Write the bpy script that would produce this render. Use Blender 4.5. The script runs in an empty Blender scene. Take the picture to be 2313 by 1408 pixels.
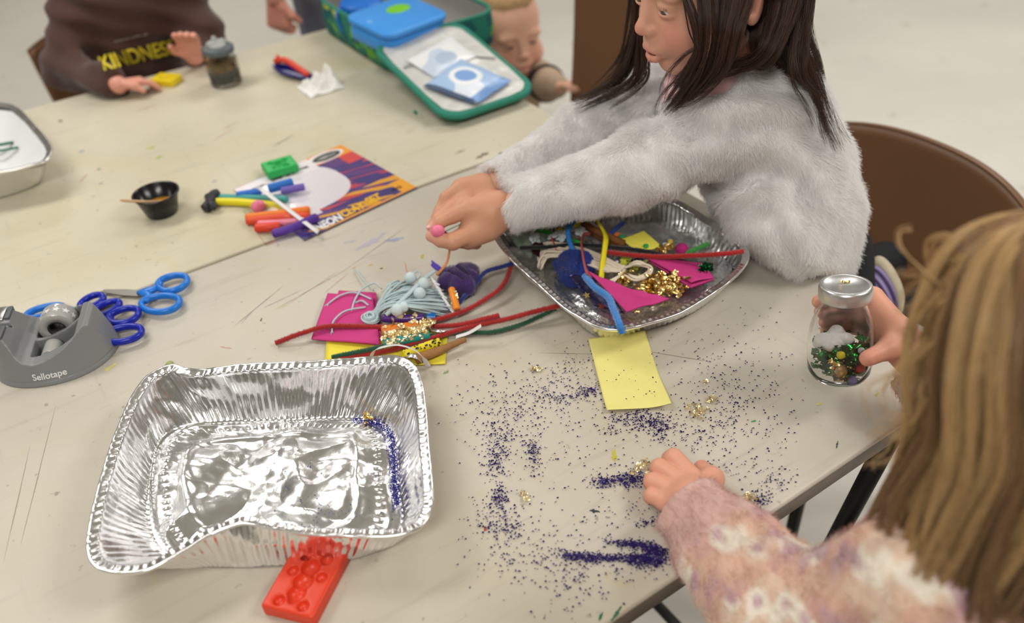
import bpy, bmesh, math, random
import numpy as np
from mathutils import Vector, Matrix

SC = bpy.context.scene
TZ = 0.74                       # height of the table tops
# ---------------------------------------------------------------- camera, light, exposure
CR = np.array([[0.82854001, 0.38176468, -0.40960614],
               [-0.55715462, 0.48936195, -0.67089761],
               [-0.05567935, 0.78407947, 0.61815791]])
CP = np.array([-0.81038606, -0.31297242, 0.66372407 + TZ])
FPX = 1924.83
cam = bpy.data.cameras.new('camera')
cam.sensor_width = 36.0
cam.lens = FPX / 2313 * 36
cam.clip_start = 0.05
cam.dof.use_dof = True
cam.dof.focus_distance = 0.93
cam.dof.aperture_fstop = 2.9
cam_o = bpy.data.objects.new('camera', cam)
SC.collection.objects.link(cam_o)
cam_o.matrix_world = Matrix([[*CR[0], CP[0]], [*CR[1], CP[1]], [*CR[2], CP[2]], [0, 0, 0, 1]])
SC.camera = cam_o

world = bpy.data.worlds.new('world'); SC.world = world; world.use_nodes = True
world.node_tree.nodes['Background'].inputs[0].default_value = (0.9, 0.95, 1.0, 1)
world.node_tree.nodes['Background'].inputs[1].default_value = 0.35
def area(name, loc, sx, sy, power, col=(1, 0.965, 0.91)):
    l = bpy.data.lights.new(name, 'AREA'); l.shape = 'RECTANGLE'; l.size = sx; l.size_y = sy
    l.energy = power; l.color = col
    o = bpy.data.objects.new(name, l); o.location = loc; SC.collection.objects.link(o)
    return o
for i, (x, y, sx, sy, p) in enumerate([(-1.3, 1.9, 1.3, 0.6, 31), (1.5, 1.9, 1.3, 0.6, 22),
                                      (-1.9, -1.1, 1.3, 0.5, 44), (1.3, -1.0, 1.3, 0.5, 42),
                                      (-3.8, 1.5, 1.3, 0.5, 12), (0.0, 4.6, 1.3, 0.5, 28), (3.6, 1.2, 1.3, .5, 36)]):
    area('key_and_fill_lamp', (x, y, 2.86), sx, sy, p)  # first keyed to the shadow direction; the rest are unseen fills added to brighten
SC.view_settings.view_transform = 'Standard'
SC.view_settings.look = 'None'
SC.view_settings.gamma = 1.0
SC.view_settings.use_curve_mapping = False
SC.view_settings.exposure = 0.08
SC.cycles.use_denoising = True
SC.cycles.max_bounces = 8
SC.cycles.diffuse_bounces = 3
SC.cycles.glossy_bounces = 4
SC.cycles.transmission_bounces = 8
SC.cycles.transparent_max_bounces = 8
SC.cycles.sample_clamp_indirect = 6

# ---------------------------------------------------------------- places
def ray(px, py):
    v = CR @ np.array([px - 1156.5, -(py - 704), -FPX]); return v / np.linalg.norm(v)
def at(px, py, z=0.0):
    """point z above the table tops that the photograph shows at this pixel"""
    v = ray(px, py); return CP + v * ((z + TZ - CP[2]) / v[2])
def dd(px, py, d):
    return CP + ray(px, py) * d
def A(*l):
    return np.array([at(*p) for p in l])
def nrm(v):
    v = np.asarray(v, float); return v / (np.linalg.norm(v) + 1e-12)
rng = np.random.default_rng(7)
random.seed(7)

# ---------------------------------------------------------------- materials
MC = {}
def mat(name, col, rough=0.5, metal=0.0, bump=0.0, bscale=200.0, var=0.0, vscale=30.0, spec=0.5, sss=0.0,
        attr=False, trans=0.0, ior=1.45, alpha=1.0, sheen=0.0, col2=None, hair=False, coat=0.0, bdist=0.001):
    if name in MC: return MC[name]
    m = bpy.data.materials.new(name); m.use_nodes = True; MC[name] = m
    nt = m.node_tree; N = nt.nodes; L = nt.links; b = N['Principled BSDF']
    b.inputs['Base Color'].default_value = (*col, 1); b.inputs['Roughness'].default_value = rough
    b.inputs['Metallic'].default_value = metal; b.inputs['Specular IOR Level'].default_value = spec
    b.inputs['IOR'].default_value = ior; b.inputs['Transmission Weight'].default_value = trans
    b.inputs['Alpha'].default_value = alpha; b.inputs['Coat Weight'].default_value = coat
    if sheen: b.inputs['Sheen Weight'].default_value = sheen
    if sss:
        b.inputs['Subsurface Weight'].default_value = sss
        b.inputs['Subsurface Radius'].default_value = (0.01, 0.004, 0.002)
        b.inputs['Subsurface Scale'].default_value = 0.6
    src = None
    if attr:
        a = N.new('ShaderNodeAttribute'); a.attribute_name = 'Col'; src = a.outputs['Color']
    if var or col2 or hair:
        if hair:
            f = N.new('ShaderNodeHairInfo').outputs['Random']
        else:
            tc = N.new('ShaderNodeTexCoord'); no = N.new('ShaderNodeTexNoise')
            no.inputs['Scale'].default_value = vscale; no.inputs['Detail'].default_value = 4
            L.new(tc.outputs['Object'], no.inputs['Vector'])
            mr = N.new('ShaderNodeMapRange'); mr.inputs[1].default_value = 0.3; mr.inputs[2].default_value = 0.7
            L.new(no.outputs['Fac'], mr.inputs[0]); f = mr.outputs[0]
        mx = N.new('ShaderNodeMix'); mx.data_type = 'RGBA'
        if src is not None:
            mx.blend_type = 'MULTIPLY'; L.new(src, mx.inputs[6]); mx.inputs[7].default_value = (1 - var,) * 3 + (1,)
        else:
            c2 = col2 or tuple(max(0, c * (1 - var)) for c in col)
            mx.inputs[6].default_value = (*col, 1); mx.inputs[7].default_value = (*c2, 1)
        L.new(f, mx.inputs[0]); src = mx.outputs[2]
    if src is not None: L.new(src, b.inputs['Base Color'])
    if bump:
        tc = N.new('ShaderNodeTexCoord'); no = N.new('ShaderNodeTexNoise'); bp = N.new('ShaderNodeBump')
        no.inputs['Scale'].default_value = bscale; no.inputs['Detail'].default_value = 3
        L.new(tc.outputs['Object'], no.inputs['Vector']); L.new(no.outputs['Fac'], bp.inputs['Height'])
        bp.inputs['Strength'].default_value = bump; bp.inputs['Distance'].default_value = bdist
        L.new(bp.outputs['Normal'], b.inputs['Normal'])
    return m

def srgb(r, g, b):
    f = lambda c: ((c / 255 + 0.055) / 1.055) ** 2.4 if c > 10 else c / 255 / 12.92
    return (f(r), f(g), f(b))

# ---------------------------------------------------------------- scene objects
def thing(name, label, cat, group=None):
    o = bpy.data.objects.new(name, None); SC.collection.objects.link(o); o.empty_display_size = 0.02
    o['label'] = label; o['category'] = cat
    if group: o['group'] = group
    return o
def tag(o, label=None, cat=None, group=None, kind=None):
    if label: o['label'] = label
    if cat: o['category'] = cat
    if group: o['group'] = group
    if kind: o['kind'] = kind
    return o
def mk(name, VF, m, parent=None, smooth=True, col=None):
    V, F = VF
    me = bpy.data.meshes.new(name)
    V = np.asarray(V, float)
    me.from_pydata(V.tolist(), [], F.tolist() if isinstance(F, np.ndarray) else F)
    me.materials.append(m)
    if col is not None:
        a = me.color_attributes.new('Col', 'FLOAT_COLOR', 'POINT')
        c = np.ones((len(V), 4), np.float32); c[:, :3] = col
        a.data.foreach_set('color', c.ravel())
    if smooth: me.polygons.foreach_set('use_smooth', [True] * len(me.polygons))
    me.update()
    o = bpy.data.objects.new(name, me); SC.collection.objects.link(o)
    if parent is not None: o.parent = parent
    return o
def strands(name, P, r, m, parent=None, col=None):
    """P (N,K,3); r root radius -> fine tip"""
    N_, K = P.shape[:2]
    hc = bpy.data.hair_curves.new(name); hc.add_curves([K] * N_)
    hc.attributes['position'].data.foreach_set('vector', P.astype(np.float32).ravel())
    a = hc.attributes.get('radius') or hc.attributes.new('radius', 'FLOAT', 'POINT')
    rr = np.asarray(r, np.float32)
    rr = np.tile(np.linspace(1, 0.35, K, dtype=np.float32) * rr, N_) if rr.ndim == 0 else rr.ravel()
    a.data.foreach_set('value', rr)
    hc.materials.append(m)
    if col is not None:
        ca = hc.attributes.new('Col', 'FLOAT_COLOR', 'POINT'); c4 = np.ones((N_, K, 4), np.float32); c4[..., :3] = np.asarray(col)[:, None]; ca.data.foreach_set('color', c4.ravel())
    o = bpy.data.objects.new(name, hc); SC.collection.objects.link(o)
    if parent is not None: o.parent = parent
    return o

# ---------------------------------------------------------------- shapes
def join(l):
    V = []; F = []; n = 0
    for v, f in l:
        V.append(np.asarray(v, float)); F += [[i + n for i in q] for q in (f.tolist() if isinstance(f, np.ndarray) else f)]
        n += len(v)
    return np.concatenate(V), F
def cmr(P, n, closed=False):
    """Catmull-Rom through P resampled evenly to n points"""
    P = np.asarray(P, float); k = len(P)
    if k == 2 and not closed: return P[0] + (P[1] - P[0]) * np.linspace(0, 1, n)[:, None]
    idx = (lambda i: P[i % k]) if closed else (lambda i: P[i] if 0 <= i < k else (2 * P[0] - P[1] if i < 0 else 2 * P[-1] - P[-2]))
    out = []
    for i in range(k if closed else k - 1):
        p0, p1, p2, p3 = idx(i - 1), idx(i), idx(i + 1), idx(i + 2)
        t = np.linspace(0, 1, 16, endpoint=False)[:, None]
        out.append(0.5 * (2 * p1 + (p2 - p0) * t + (2 * p0 - 5 * p1 + 4 * p2 - p3) * t ** 2 + (3 * p1 - p0 - 3 * p2 + p3) * t ** 3))
    out = np.concatenate(out + [P[:1] if closed else P[-1:]])
    s = np.r_[0, np.cumsum(np.linalg.norm(np.diff(out[:, :3], axis=0), axis=1))]
    u = np.linspace(0, s[-1], n + 1)[:-1] if closed else np.linspace(0, s[-1], n)
    return np.stack([np.interp(u, s, out[:, c]) for c in range(P.shape[1])], 1)
def loft(R, closed_ring=True, cap0=True, cap1=True):
    R = np.asarray(R, float); m, n = R.shape[:2]
    i = np.arange(m - 1)[:, None]; j = np.arange(n if closed_ring else n - 1)[None]
    a = i * n + j; b = i * n + (j + 1) % n
    F = np.stack([a, b, b + n, a + n], -1).reshape(-1, 4).tolist()
    if closed_ring and cap0: F.append(list(range(n))[::-1])
    if closed_ring and cap1: F.append([(m - 1) * n + q for q in range(n)])
    return R.reshape(-1, 3), F
def frames(P):
    Tn = np.gradient(P, axis=0); Tn /= np.linalg.norm(Tn, axis=1)[:, None] + 1e-12
    u = np.cross(Tn[0], [0, 0, 1.0]);
    if np.linalg.norm(u) < 1e-3: u = np.cross(Tn[0], [1.0, 0, 0])
    u = nrm(u); U = []
    for t in Tn:
        u = nrm(u - t * (u @ t)); U.append(u)
    U = np.array(U); return Tn, U, np.cross(Tn, U)
def tube(P, r, n=10, flat=1.0, jit=0.0, closed=False):
    P = np.asarray(P, float); Tn, U, B = frames(P)
    r = np.broadcast_to(np.asarray(r, float), (len(P),))
    a = np.linspace(0, 2 * np.pi, n, endpoint=False)
    rr = r[:, None] * (1 + jit * rng.uniform(-1, 1, (len(P), n)))
    R = P[:, None] + rr[..., None] * (np.cos(a)[None, :, None] * U[:, None] + flat * np.sin(a)[None, :, None] * B[:, None])
    if closed:
        V, F = loft(R, True, False, False); m = len(P)
        F += [[(m - 1) * n + j, (m - 1) * n + (j + 1) % n, (j + 1) % n, j] for j in range(n)]
        return V, F
    return loft(R)
def rod(P, r, n=12, k=24, taper=0.5):
    """capsule-ended tube through P"""
    Q = cmr(P, k); rr = np.full(k, r); rr[0] = rr[-1] = r * taper
    return tube(Q, rr, n)
def rring(w, d, r, n=48, z=0.0):
    """rounded rectangle ring, n points, half sizes w,d"""
    q = n // 4; out = []
    for c, (sx, sy) in enumerate([(1, 1), (-1, 1), (-1, -1), (1, -1)]):
        for t in range(q):
            a = (c + t / (q - 1)) * np.pi / 2
            out.append([sx * (w - r) + r * math.cos(a), sy * (d - r) + r * math.sin(a), z])
    return np.array(out)
def rbox(c, half, r, M=None, n=48, e=None):
    """box with rounded plan corners and eased edges"""
    w, d, h = half; e = e if e is not None else min(r, h) * 0.5
    R = []
    for z, k in [(-h, e), (-h + e * .3, e * .3), (-h + e, 0), (h - e, 0), (h - e * .3, e * .3), (h, e)]:
        R.append(rring(w - k, d - k, max(r - k, 1e-4), n, z))
    V, F = loft(R)
    if M is not None: V = V @ np.asarray(M).T
    return V + np.asarray(c), F
def rotz(a):
    return np.array([[math.cos(a), -math.sin(a), 0], [math.sin(a), math.cos(a), 0], [0, 0, 1.0]])
def basis(x, y):
    x = nrm(x); z = nrm(np.cross(x, y)); return np.stack([x, np.cross(z, x), z], 1)
def sphere(c, r, n=16, M=None):
    t = np.linspace(0.001, np.pi - .001, n // 2 + 1); a = np.linspace(0, 2 * np.pi, n, endpoint=False)
    R = np.stack([np.sin(t)[:, None] * np.cos(a), np.sin(t)[:, None] * np.sin(a), -np.cos(t)[:, None] + 0 * a], -1) * np.asarray(r)
    V, F = loft(R)
    if M is not None: V = V @ np.asarray(M).T
    return V + np.asarray(c), F
def lathe(c, prof, n=40, M=None):
    a = np.linspace(0, 2 * np.pi, n, endpoint=False)
    R = np.array([[[r * math.cos(t), r * math.sin(t), z] for t in a] for r, z in prof])
    V, F = loft(R, True, False, False)
    if M is not None: V = V @ np.asarray(M).T
    return V + np.asarray(c), F
def grid(fn, nu, nv, th=0.0):
    """surface fn(u,v)->xyz arrays on unit square, optional thickness"""
    u, v = np.meshgrid(np.linspace(0, 1, nu), np.linspace(0, 1, nv), indexing='ij')
    P = fn(u, v)
    i, j = np.meshgrid(np.arange(nu - 1), np.arange(nv - 1), indexing='ij')
    a = (i * nv + j).ravel(); F = np.stack([a, a + nv, a + nv + 1, a + 1], 1)
    V = P.reshape(-1, 3)
    if th:
        du = np.gradient(P, axis=0); dv = np.gradient(P, axis=1); N = np.cross(du, dv)
        N /= np.linalg.norm(N, axis=2)[..., None] + 1e-12
        W = (P - N * th).reshape(-1, 3); n = len(V)
        F = F.tolist() + (F[:, ::-1] + n).tolist()
        b = [k * nv for k in range(nu)] + [(nu - 1) * nv + k for k in range(1, nv)] + [k * nv + nv - 1 for k in range(nu - 2, -1, -1)] + [k for k in range(nv - 2, 0, -1)]
        for q in range(len(b)):
            c, d = b[q], b[(q + 1) % len(b)]; F.append([d, c, c + n, d + n])
        V = np.concatenate([V, W])
    return V, F
def quad4(C, nu, nv, th, disp=None):
    C = [np.asarray(c, float) for c in C]
    def fn(u, v):
        u_ = u[..., None]; v_ = v[..., None]
        P = (1 - u_) * (1 - v_) * C[0] + u_ * (1 - v_) * C[1] + u_ * v_ * C[2] + (1 - u_) * v_ * C[3]
        if disp is not None: P = P + disp(u, v)[..., None] * np.array([0, 0, 1.0])
        return P
    return grid(fn, nu, nv, th)
def vnoise(P, s, seed=0, oct=3):
    """cheap smooth noise from sines, about -1..1"""
    r = np.random.default_rng(seed); out = 0; a = 1.0; t = 0
    for o in range(oct):
        for _ in range(4):
            k = r.normal(size=3); k = k / np.linalg.norm(k) * s * 2 ** o * r.uniform(.7, 1.3)
            out = out + a * np.sin(P @ k + r.uniform(0, 6.28)); t += a * .5
        a *= .55
    return out / t
def text_mesh(s, size, ext=0.0, shear=0.0, bold=0.0, sx=1.0):
    c = bpy.data.curves.new('t', 'FONT'); c.body = s; c.size = size; c.extrude = ext; c.align_x = 'CENTER'; c.align_y = 'CENTER'; c.shear = shear; c.offset = bold
    o = bpy.data.objects.new('t', c); SC.collection.objects.link(o)
    bpy.context.view_layer.update(); dg = bpy.context.evaluated_depsgraph_get()
    me = bpy.data.meshes.new_from_object(o.evaluated_get(dg))
    V = np.array([v.co[:] for v in me.vertices]).reshape(-1, 3) * np.array([sx, 1, 1]); F = [list(p.vertices) for p in me.polygons]
    bpy.data.objects.remove(o); bpy.data.curves.remove(c); bpy.data.meshes.remove(me)
    return V, F

# ---------------------------------------------------------------- signed distance modelling
def cap(a, b, ra, rb=None, k=0.008, op='u'):
    return ('c', np.asarray(a, float), np.asarray(b, float), ra, ra if rb is None else rb, k, op)
def ell(c, r, M=None, k=0.008, op='u'):
    return ('e', np.asarray(c, float), np.asarray(r, float), np.eye(3) if M is None else M, 0, k, op)
def chain(pts, rs, k=0.006):
    return [cap(pts[i], pts[i + 1], rs[i], rs[i + 1], k) for i in range(len(pts) - 1)]
def xf(prims, M, t, s=1.0):
    """rotate by M, scale s, move t"""
    out = []
    for p in prims:
        if p[0] == 'c': out.append(('c', M @ p[1] * s + t, M @ p[2] * s + t, p[3] * s, p[4] * s, p[5] * s, p[6]))
        else: out.append(('e', M @ p[1] * s + t, p[2] * s, M @ p[3], 0, p[5] * s, p[6]))
    return out
def sdf(prims, h, fn=None, pad=0.01, box=None):
    if box is None:
        lo = np.min([np.minimum(p[1] - p[3], p[2] - p[4]) if p[0] == 'c' else p[1] - np.max(p[2]) for p in prims if p[6] == 'u'], 0) - pad
        hi = np.max([np.maximum(p[1] + p[3], p[2] + p[4]) if p[0] == 'c' else p[1] + np.max(p[2]) for p in prims if p[6] == 'u'], 0) + pad
    else: lo, hi = map(np.array, box)
    n = np.ceil((hi - lo) / h).astype(int) + 1
    val = np.full(n, 0.05, np.float32); ax = [lo[i] + h * np.arange(n[i]) for i in range(3)]
    for p in prims:
        k = p[5]; mg = k + 4 * h
        if p[0] == 'c':
            l = np.minimum(p[1] - p[3], p[2] - p[4]) - mg; u = np.maximum(p[1] + p[3], p[2] + p[4]) + mg
        else:
            r = np.max(p[2]); l = p[1] - r - mg; u = p[1] + r + mg
        i0 = np.clip(((l - lo) / h).astype(int), 0, n); i1 = np.clip(((u - lo) / h).astype(int) + 2, 0, n)
        if np.any(i1 <= i0): continue
        X = ax[0][i0[0]:i1[0], None, None].astype(np.float32); Y = ax[1][None, i0[1]:i1[1], None].astype(np.float32); Z = ax[2][None, None, i0[2]:i1[2]].astype(np.float32)
        if p[0] == 'c':
            d = p[2] - p[1]; L = max(d @ d, 1e-12)
            t = np.clip(((X - p[1][0]) * d[0] + (Y - p[1][1]) * d[1] + (Z - p[1][2]) * d[2]) / L, 0, 1)
            D = np.sqrt((X - p[1][0] - t * d[0]) ** 2 + (Y - p[1][1] - t * d[1]) ** 2 + (Z - p[1][2] - t * d[2]) ** 2) - (p[3] + (p[4] - p[3]) * t)
        else:
            M = p[3]; q = [(X - p[1][0]) * M[0, i] + (Y - p[1][1]) * M[1, i] + (Z - p[1][2]) * M[2, i] for i in range(3)]
            k0 = np.sqrt(sum((q[i] / p[2][i]) ** 2 for i in range(3))); k1 = np.sqrt(sum((q[i] / p[2][i] ** 2) ** 2 for i in range(3)))
            D = k0 * (k0 - 1) / (k1 + 1e-9)
        s = (slice(i0[0], i1[0]), slice(i0[1], i1[1]), slice(i0[2], i1[2]))
        a = val[s]
        if p[6] == 'u': val[s] = np.minimum(a, D) - np.maximum(k - np.abs(a - D), 0) ** 2 / (4 * k)
        else: val[s] = np.maximum(a, -D) + np.maximum(k - np.abs(a + D), 0) ** 2 / (4 * k)
    if fn is not None: val = fn(val, ax[0][:, None, None], ax[1][None, :, None], ax[2][None, None])
    return nets(val, lo, h)
def nets(val, lo, h):
    s = val < 0
    c = sum(s[i:s.shape[0] - 1 + i, j:s.shape[1] - 1 + j, k:s.shape[2] - 1 + k].astype(np.int8) for i in (0, 1) for j in (0, 1) for k in (0, 1))
    act = np.argwhere((c > 0) & (c < 8)); idx = np.full(c.shape, -1, np.int64); idx[tuple(act.T)] = np.arange(len(act))
    pos = np.zeros((len(act), 3)); cnt = np.zeros(len(act))
    cor = [(i, j, k) for i in (0, 1) for j in (0, 1) for k in (0, 1)]
    vals = {q: val[act[:, 0] + q[0], act[:, 1] + q[1], act[:, 2] + q[2]] for q in cor}
    for q in cor:
        for ax_ in range(3):
            if q[ax_]: continue
            q2 = tuple(q[i] + (i == ax_) for i in range(3)); a, b = vals[q], vals[q2]; m = (a < 0) != (b < 0)
            t = np.where(m, a / np.where(m, a - b, 1), 0)
            p = np.tile(np.array(q, float), (len(act), 1)); p[:, ax_] += t; pos[m] += p[m]; cnt[m] += 1
    V = lo + h * (act + pos / cnt[:, None])
    F = []
    for ax_ in range(3):
        b, cc = (ax_ + 1) % 3, (ax_ + 2) % 3
        sl0 = [slice(None)] * 3; sl1 = [slice(None)] * 3; sl0[ax_] = slice(0, -1); sl1[ax_] = slice(1, None)
        d = s[tuple(sl0)] != s[tuple(sl1)]; e = np.argwhere(d)
        e = e[(e[:, b] > 0) & (e[:, cc] > 0) & (e[:, b] < s.shape[b] - 1) & (e[:, cc] < s.shape[cc] - 1)]
        inn = s[tuple(e.T)]
        def g(db, dc):
            w = e.copy(); w[:, b] -= db; w[:, cc] -= dc; return idx[tuple(w.T)]
        q = np.stack([g(1, 1), g(0, 1), g(0, 0), g(1, 0)], 1)
        q[~inn] = q[~inn][:, ::-1]; F.append(q)
    return V, np.concatenate(F)
def normals(V, F):
    F = np.asarray(F); n = np.cross(V[F[:, 2]] - V[F[:, 0]], V[F[:, 3]] - V[F[:, 1]]); N = np.zeros_like(V)
    for i in range(4): np.add.at(N, F[:, i], n)
    return N / (np.linalg.norm(N, axis=1)[:, None] + 1e-12)
def fur(name, VF, N_, length, comb, m, parent, K=4, r=0.00022, clump=0.5, keep=None, lift=0.6, seed=3, curl=0.25, cs=160, colf=None):
    V, F = VF; F = np.asarray(F); g = np.random.default_rng(seed)
    n = np.cross(V[F[:, 2]] - V[F[:, 0]], V[F[:, 3]] - V[F[:, 1]]); ar = np.linalg.norm(n, axis=1)
    f = g.choice(len(F), N_, p=ar / ar.sum()); uv = g.uniform(size=(N_, 2, 1)); q = V[F[f]]
    P = (1 - uv[:, 0]) * (1 - uv[:, 1]) * q[:, 0] + uv[:, 0] * (1 - uv[:, 1]) * q[:, 1] + uv[:, 0] * uv[:, 1] * q[:, 2] + (1 - uv[:, 0]) * uv[:, 1] * q[:, 3]
    nn = n[f] / ar[f][:, None]
    if keep is not None:
        kk = keep(P); P, nn = P[kk], nn[kk]
    cv = comb(P) if callable(comb) else np.tile(np.asarray(comb, float), (len(P), 1))
    cv = cv - nn * np.sum(cv * nn, 1)[:, None]; cv /= np.linalg.norm(cv, axis=1)[:, None] + 1e-9
    W = np.stack([vnoise(P, cs, 11 + i, 2) for i in range(3)], 1)
    d = nn * lift + cv * (1 - lift) * 1.2 + W * clump * .6 + g.normal(size=P.shape) * curl * .5; d /= np.linalg.norm(d, axis=1)[:, None]
    L_ = (length(P) if callable(length) else length) * g.uniform(.55, 1.1, len(P)); t = np.linspace(0, 1, K)
    dr = cv * .5 + W * clump * .5 - nn * .25
    S = P[:, None] - nn[:, None] * .0005 + L_[:, None, None] * (t[None, :, None] * d[:, None] + (t ** 2)[None, :, None] * dr[:, None] * .6)
    return strands(name, S, r, m, parent, None if colf is None else colf(P))
# ================================================================ the room
def plane(name, c, u, v, m):
    c = np.array(c, float); u = np.array(u, float); v = np.array(v, float)
    o = mk(name, ([c - u - v, c + u - v, c + u + v, c - u + v], [[0, 1, 2, 3]]), m, smooth=False)
    return tag(o, kind='structure')
m_floor = mat('floor_vinyl', srgb(222, 218, 208), 0.5, bump=0.15, bscale=60, var=0.13, vscale=1.6, bdist=.002)
nt = m_floor.node_tree   # scattered scuffs on the vinyl
tc = nt.nodes.new('ShaderNodeTexCoord'); n2 = nt.nodes.new('ShaderNodeTexNoise'); n2.inputs['Scale'].default_value = 9; n2.inputs['Detail'].default_value = 6
cr = nt.nodes.new('ShaderNodeValToRGB'); cr.color_ramp.elements[0].position = .26; cr.color_ramp.elements[0].color = (.55, .53, .48, 1); cr.color_ramp.elements[1].position = .36; cr.color_ramp.elements[1].color = (1, 1, 1, 1)
mx = nt.nodes.new('ShaderNodeMix'); mx.data_type = 'RGBA'; mx.blend_type = 'MULTIPLY'; mx.inputs[0].default_value = .6
b = nt.nodes['Principled BSDF']; src = b.inputs['Base Color'].links[0].from_socket
nt.links.new(tc.outputs['Object'], n2.inputs['Vector']); nt.links.new(n2.outputs['Fac'], cr.inputs[0]); nt.links.new(src, mx.inputs[6]); nt.links.new(cr.outputs[0], mx.inputs[7]); nt.links.new(mx.outputs[2], b.inputs['Base Color'])
m_wall = mat('wall_paint', srgb(206, 202, 192), 0.8)
m_ceil = mat('ceiling_paint', srgb(196, 196, 192), 0.9)
plane('floor', (0, 1, 0), (6, 0, 0), (0, 6, 0), m_floor)
plane('ceiling', (0, 1, 2.95), (6, 0, 0), (0, -6, 0), m_ceil)
plane('wall_left', (-6, 1, 1.475), (0, 6, 0), (0, 0, 1.475), m_wall)
plane('wall_right', (6, 1, 1.475), (0, -6, 0), (0, 0, 1.475), m_wall)
plane('wall_back', (0, 7, 1.475), (6, 0, 0), (0, 0, 1.475), m_wall)
plane('wall_front', (0, -5, 1.475), (-6, 0, 0), (0, 0, 1.475), m_wall)

# ================================================================ folding tables
def table_material(name, base, stain):
    m = mat(name, base, 0.42, bump=0.12, bscale=35, var=0.09, vscale=7, spec=.35, bdist=.001)
    nt = m.node_tree; N = nt.nodes; L = nt.links; b = N['Principled BSDF']
    src = b.inputs['Base Color'].links[0].from_socket
    tc = N.new('ShaderNodeTexCoord')
    def layer(src, scale, rot, nscale, lo, hi, col, fac, dist=0.0, detail=5):
        mp = N.new('ShaderNodeMapping'); mp.inputs['Scale'].default_value = scale; mp.inputs['Rotation'].default_value = (0, 0, rot)
        no = N.new('ShaderNodeTexNoise'); no.inputs['Scale'].default_value = nscale; no.inputs['Detail'].default_value = detail; no.inputs['Distortion'].default_value = dist
        cr = N.new('ShaderNodeValToRGB'); cr.color_ramp.elements[0].position = lo; cr.color_ramp.elements[1].position = hi
        cr.color_ramp.elements[0].color = (0, 0, 0, 1); cr.color_ramp.elements[1].color = (fac, fac, fac, 1)
        mx = N.new('ShaderNodeMix'); mx.data_type = 'RGBA'; mx.inputs[7].default_value = (*col, 1)
        L.new(tc.outputs['Object'], mp.inputs[0]); L.new(mp.outputs[0], no.inputs['Vector']); L.new(no.outputs['Fac'], cr.inputs[0])
        L.new(cr.outputs[0], mx.inputs[0]); L.new(src, mx.inputs[6]); return mx.outputs[2]
    src = layer(src, (1, 1, 1), 0, 3.2, .45, .68, stain, .65, 1.0)
    src = layer(src, (1.2, 14, 1), .05, 5, .60, .70, srgb(160, 152, 136), .20, .4)      # long scuffs
    src = layer(src, (14, 1.1, 1), -.25, 5, .63, .74, srgb(164, 156, 140), .16, .4)
    src = layer(src, (2, 30, 1), .6, 4, .66, .72, srgb(130, 122, 108), .22, .6)        # knife scratches
    src = layer(src, (1, 1, 1), 0, 90, .70, .78, srgb(120, 110, 96), .55, 0, 2)        # specks
    src = layer(src, (1, 1, 1), 0, 16, .68, .76, srgb(206, 190, 140), .35, .8, 3)
    L.new(src, b.inputs['Base Color'])
    return m
m_top1 = table_material('table_laminate', srgb(205, 198, 184), srgb(196, 184, 160))
m_top2 = table_material('table_laminate_worn', srgb(212, 205, 184), srgb(198, 188, 152))
m_edge = mat('table_apron', srgb(128, 116, 104), 0.5, bump=.2, bscale=90, var=.15, vscale=40)
m_black = mat('black_steel', (0.012, 0.012, 0.013), 0.4, spec=.5)
def slab(w0, w1, d0, d1, z0, z1, r, e):
    w, d = (w1 - w0) / 2, (d1 - d0) / 2; R = []
    for z, k in [(z0, e), (z0 + e, 0), (z1 - e, 0), (z1 - e * .35, e * .35), (z1, e)]: R.append(rring(w - k, d - k, r, 64, z))
    V, F = loft(R); return V + np.array([(w0 + w1) / 2, (d0 + d1) / 2, TZ]), F
def folding_table(y0, label, mt, legs):
    t = thing('folding_table', label, 'table', 'folding tables pushed together')
    mk('tabletop', slab(-1.83, 0, y0, y0 + .757, -.008, 0, .02, .0025), mt, t)
    mk('apron', slab(-1.824, -.006, y0 + .006, y0 + .751, -.042, -.0078, .018, .003), m_edge, t)
    for x in (-.22, -1.6):
        s = 1 if x > -1 else -1
        for y in (y0 + .07, y0 + .687):
            if y0 == 0 and s == 1 and y < .1:
                qa = at(1962, 1078, -.12); qb = at(1832, 1322, -.40); k_ = (qb - qa) / .28; mk('leg', tube(cmr([qa - k_ * .078, qa + k_ * (TZ - .12 - .013)], 3), .0112, 14), m_black, t)
            else: mk('leg', tube(np.array([[x, y, TZ - .034], [x, y, .012]]), .0125, 14), m_black, t)
        mk('crossbar', tube(cmr([[x, y0 + .07, .14], [x, y0 + .687, .14]], 4), .009, 10), m_black, t)
        for y in ((y0 + .657,) if y0 == 0 and s == 1 else (y0 + .10, y0 + .657)):
            mk('brace', tube(cmr([[x + s * .03, y, TZ - .034], [x - s * .36, y, TZ - .5 + .03]], 4), .009, 10), m_black, t)
    return t
tb1 = folding_table(0.0, 'nearer beige laminate folding table strewn with purple glitter and craft bits', m_top1, 0)
tb2 = folding_table(0.763, 'farther cream folding table with the lunch bag and black paint cup on it', m_top2, 0)
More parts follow.
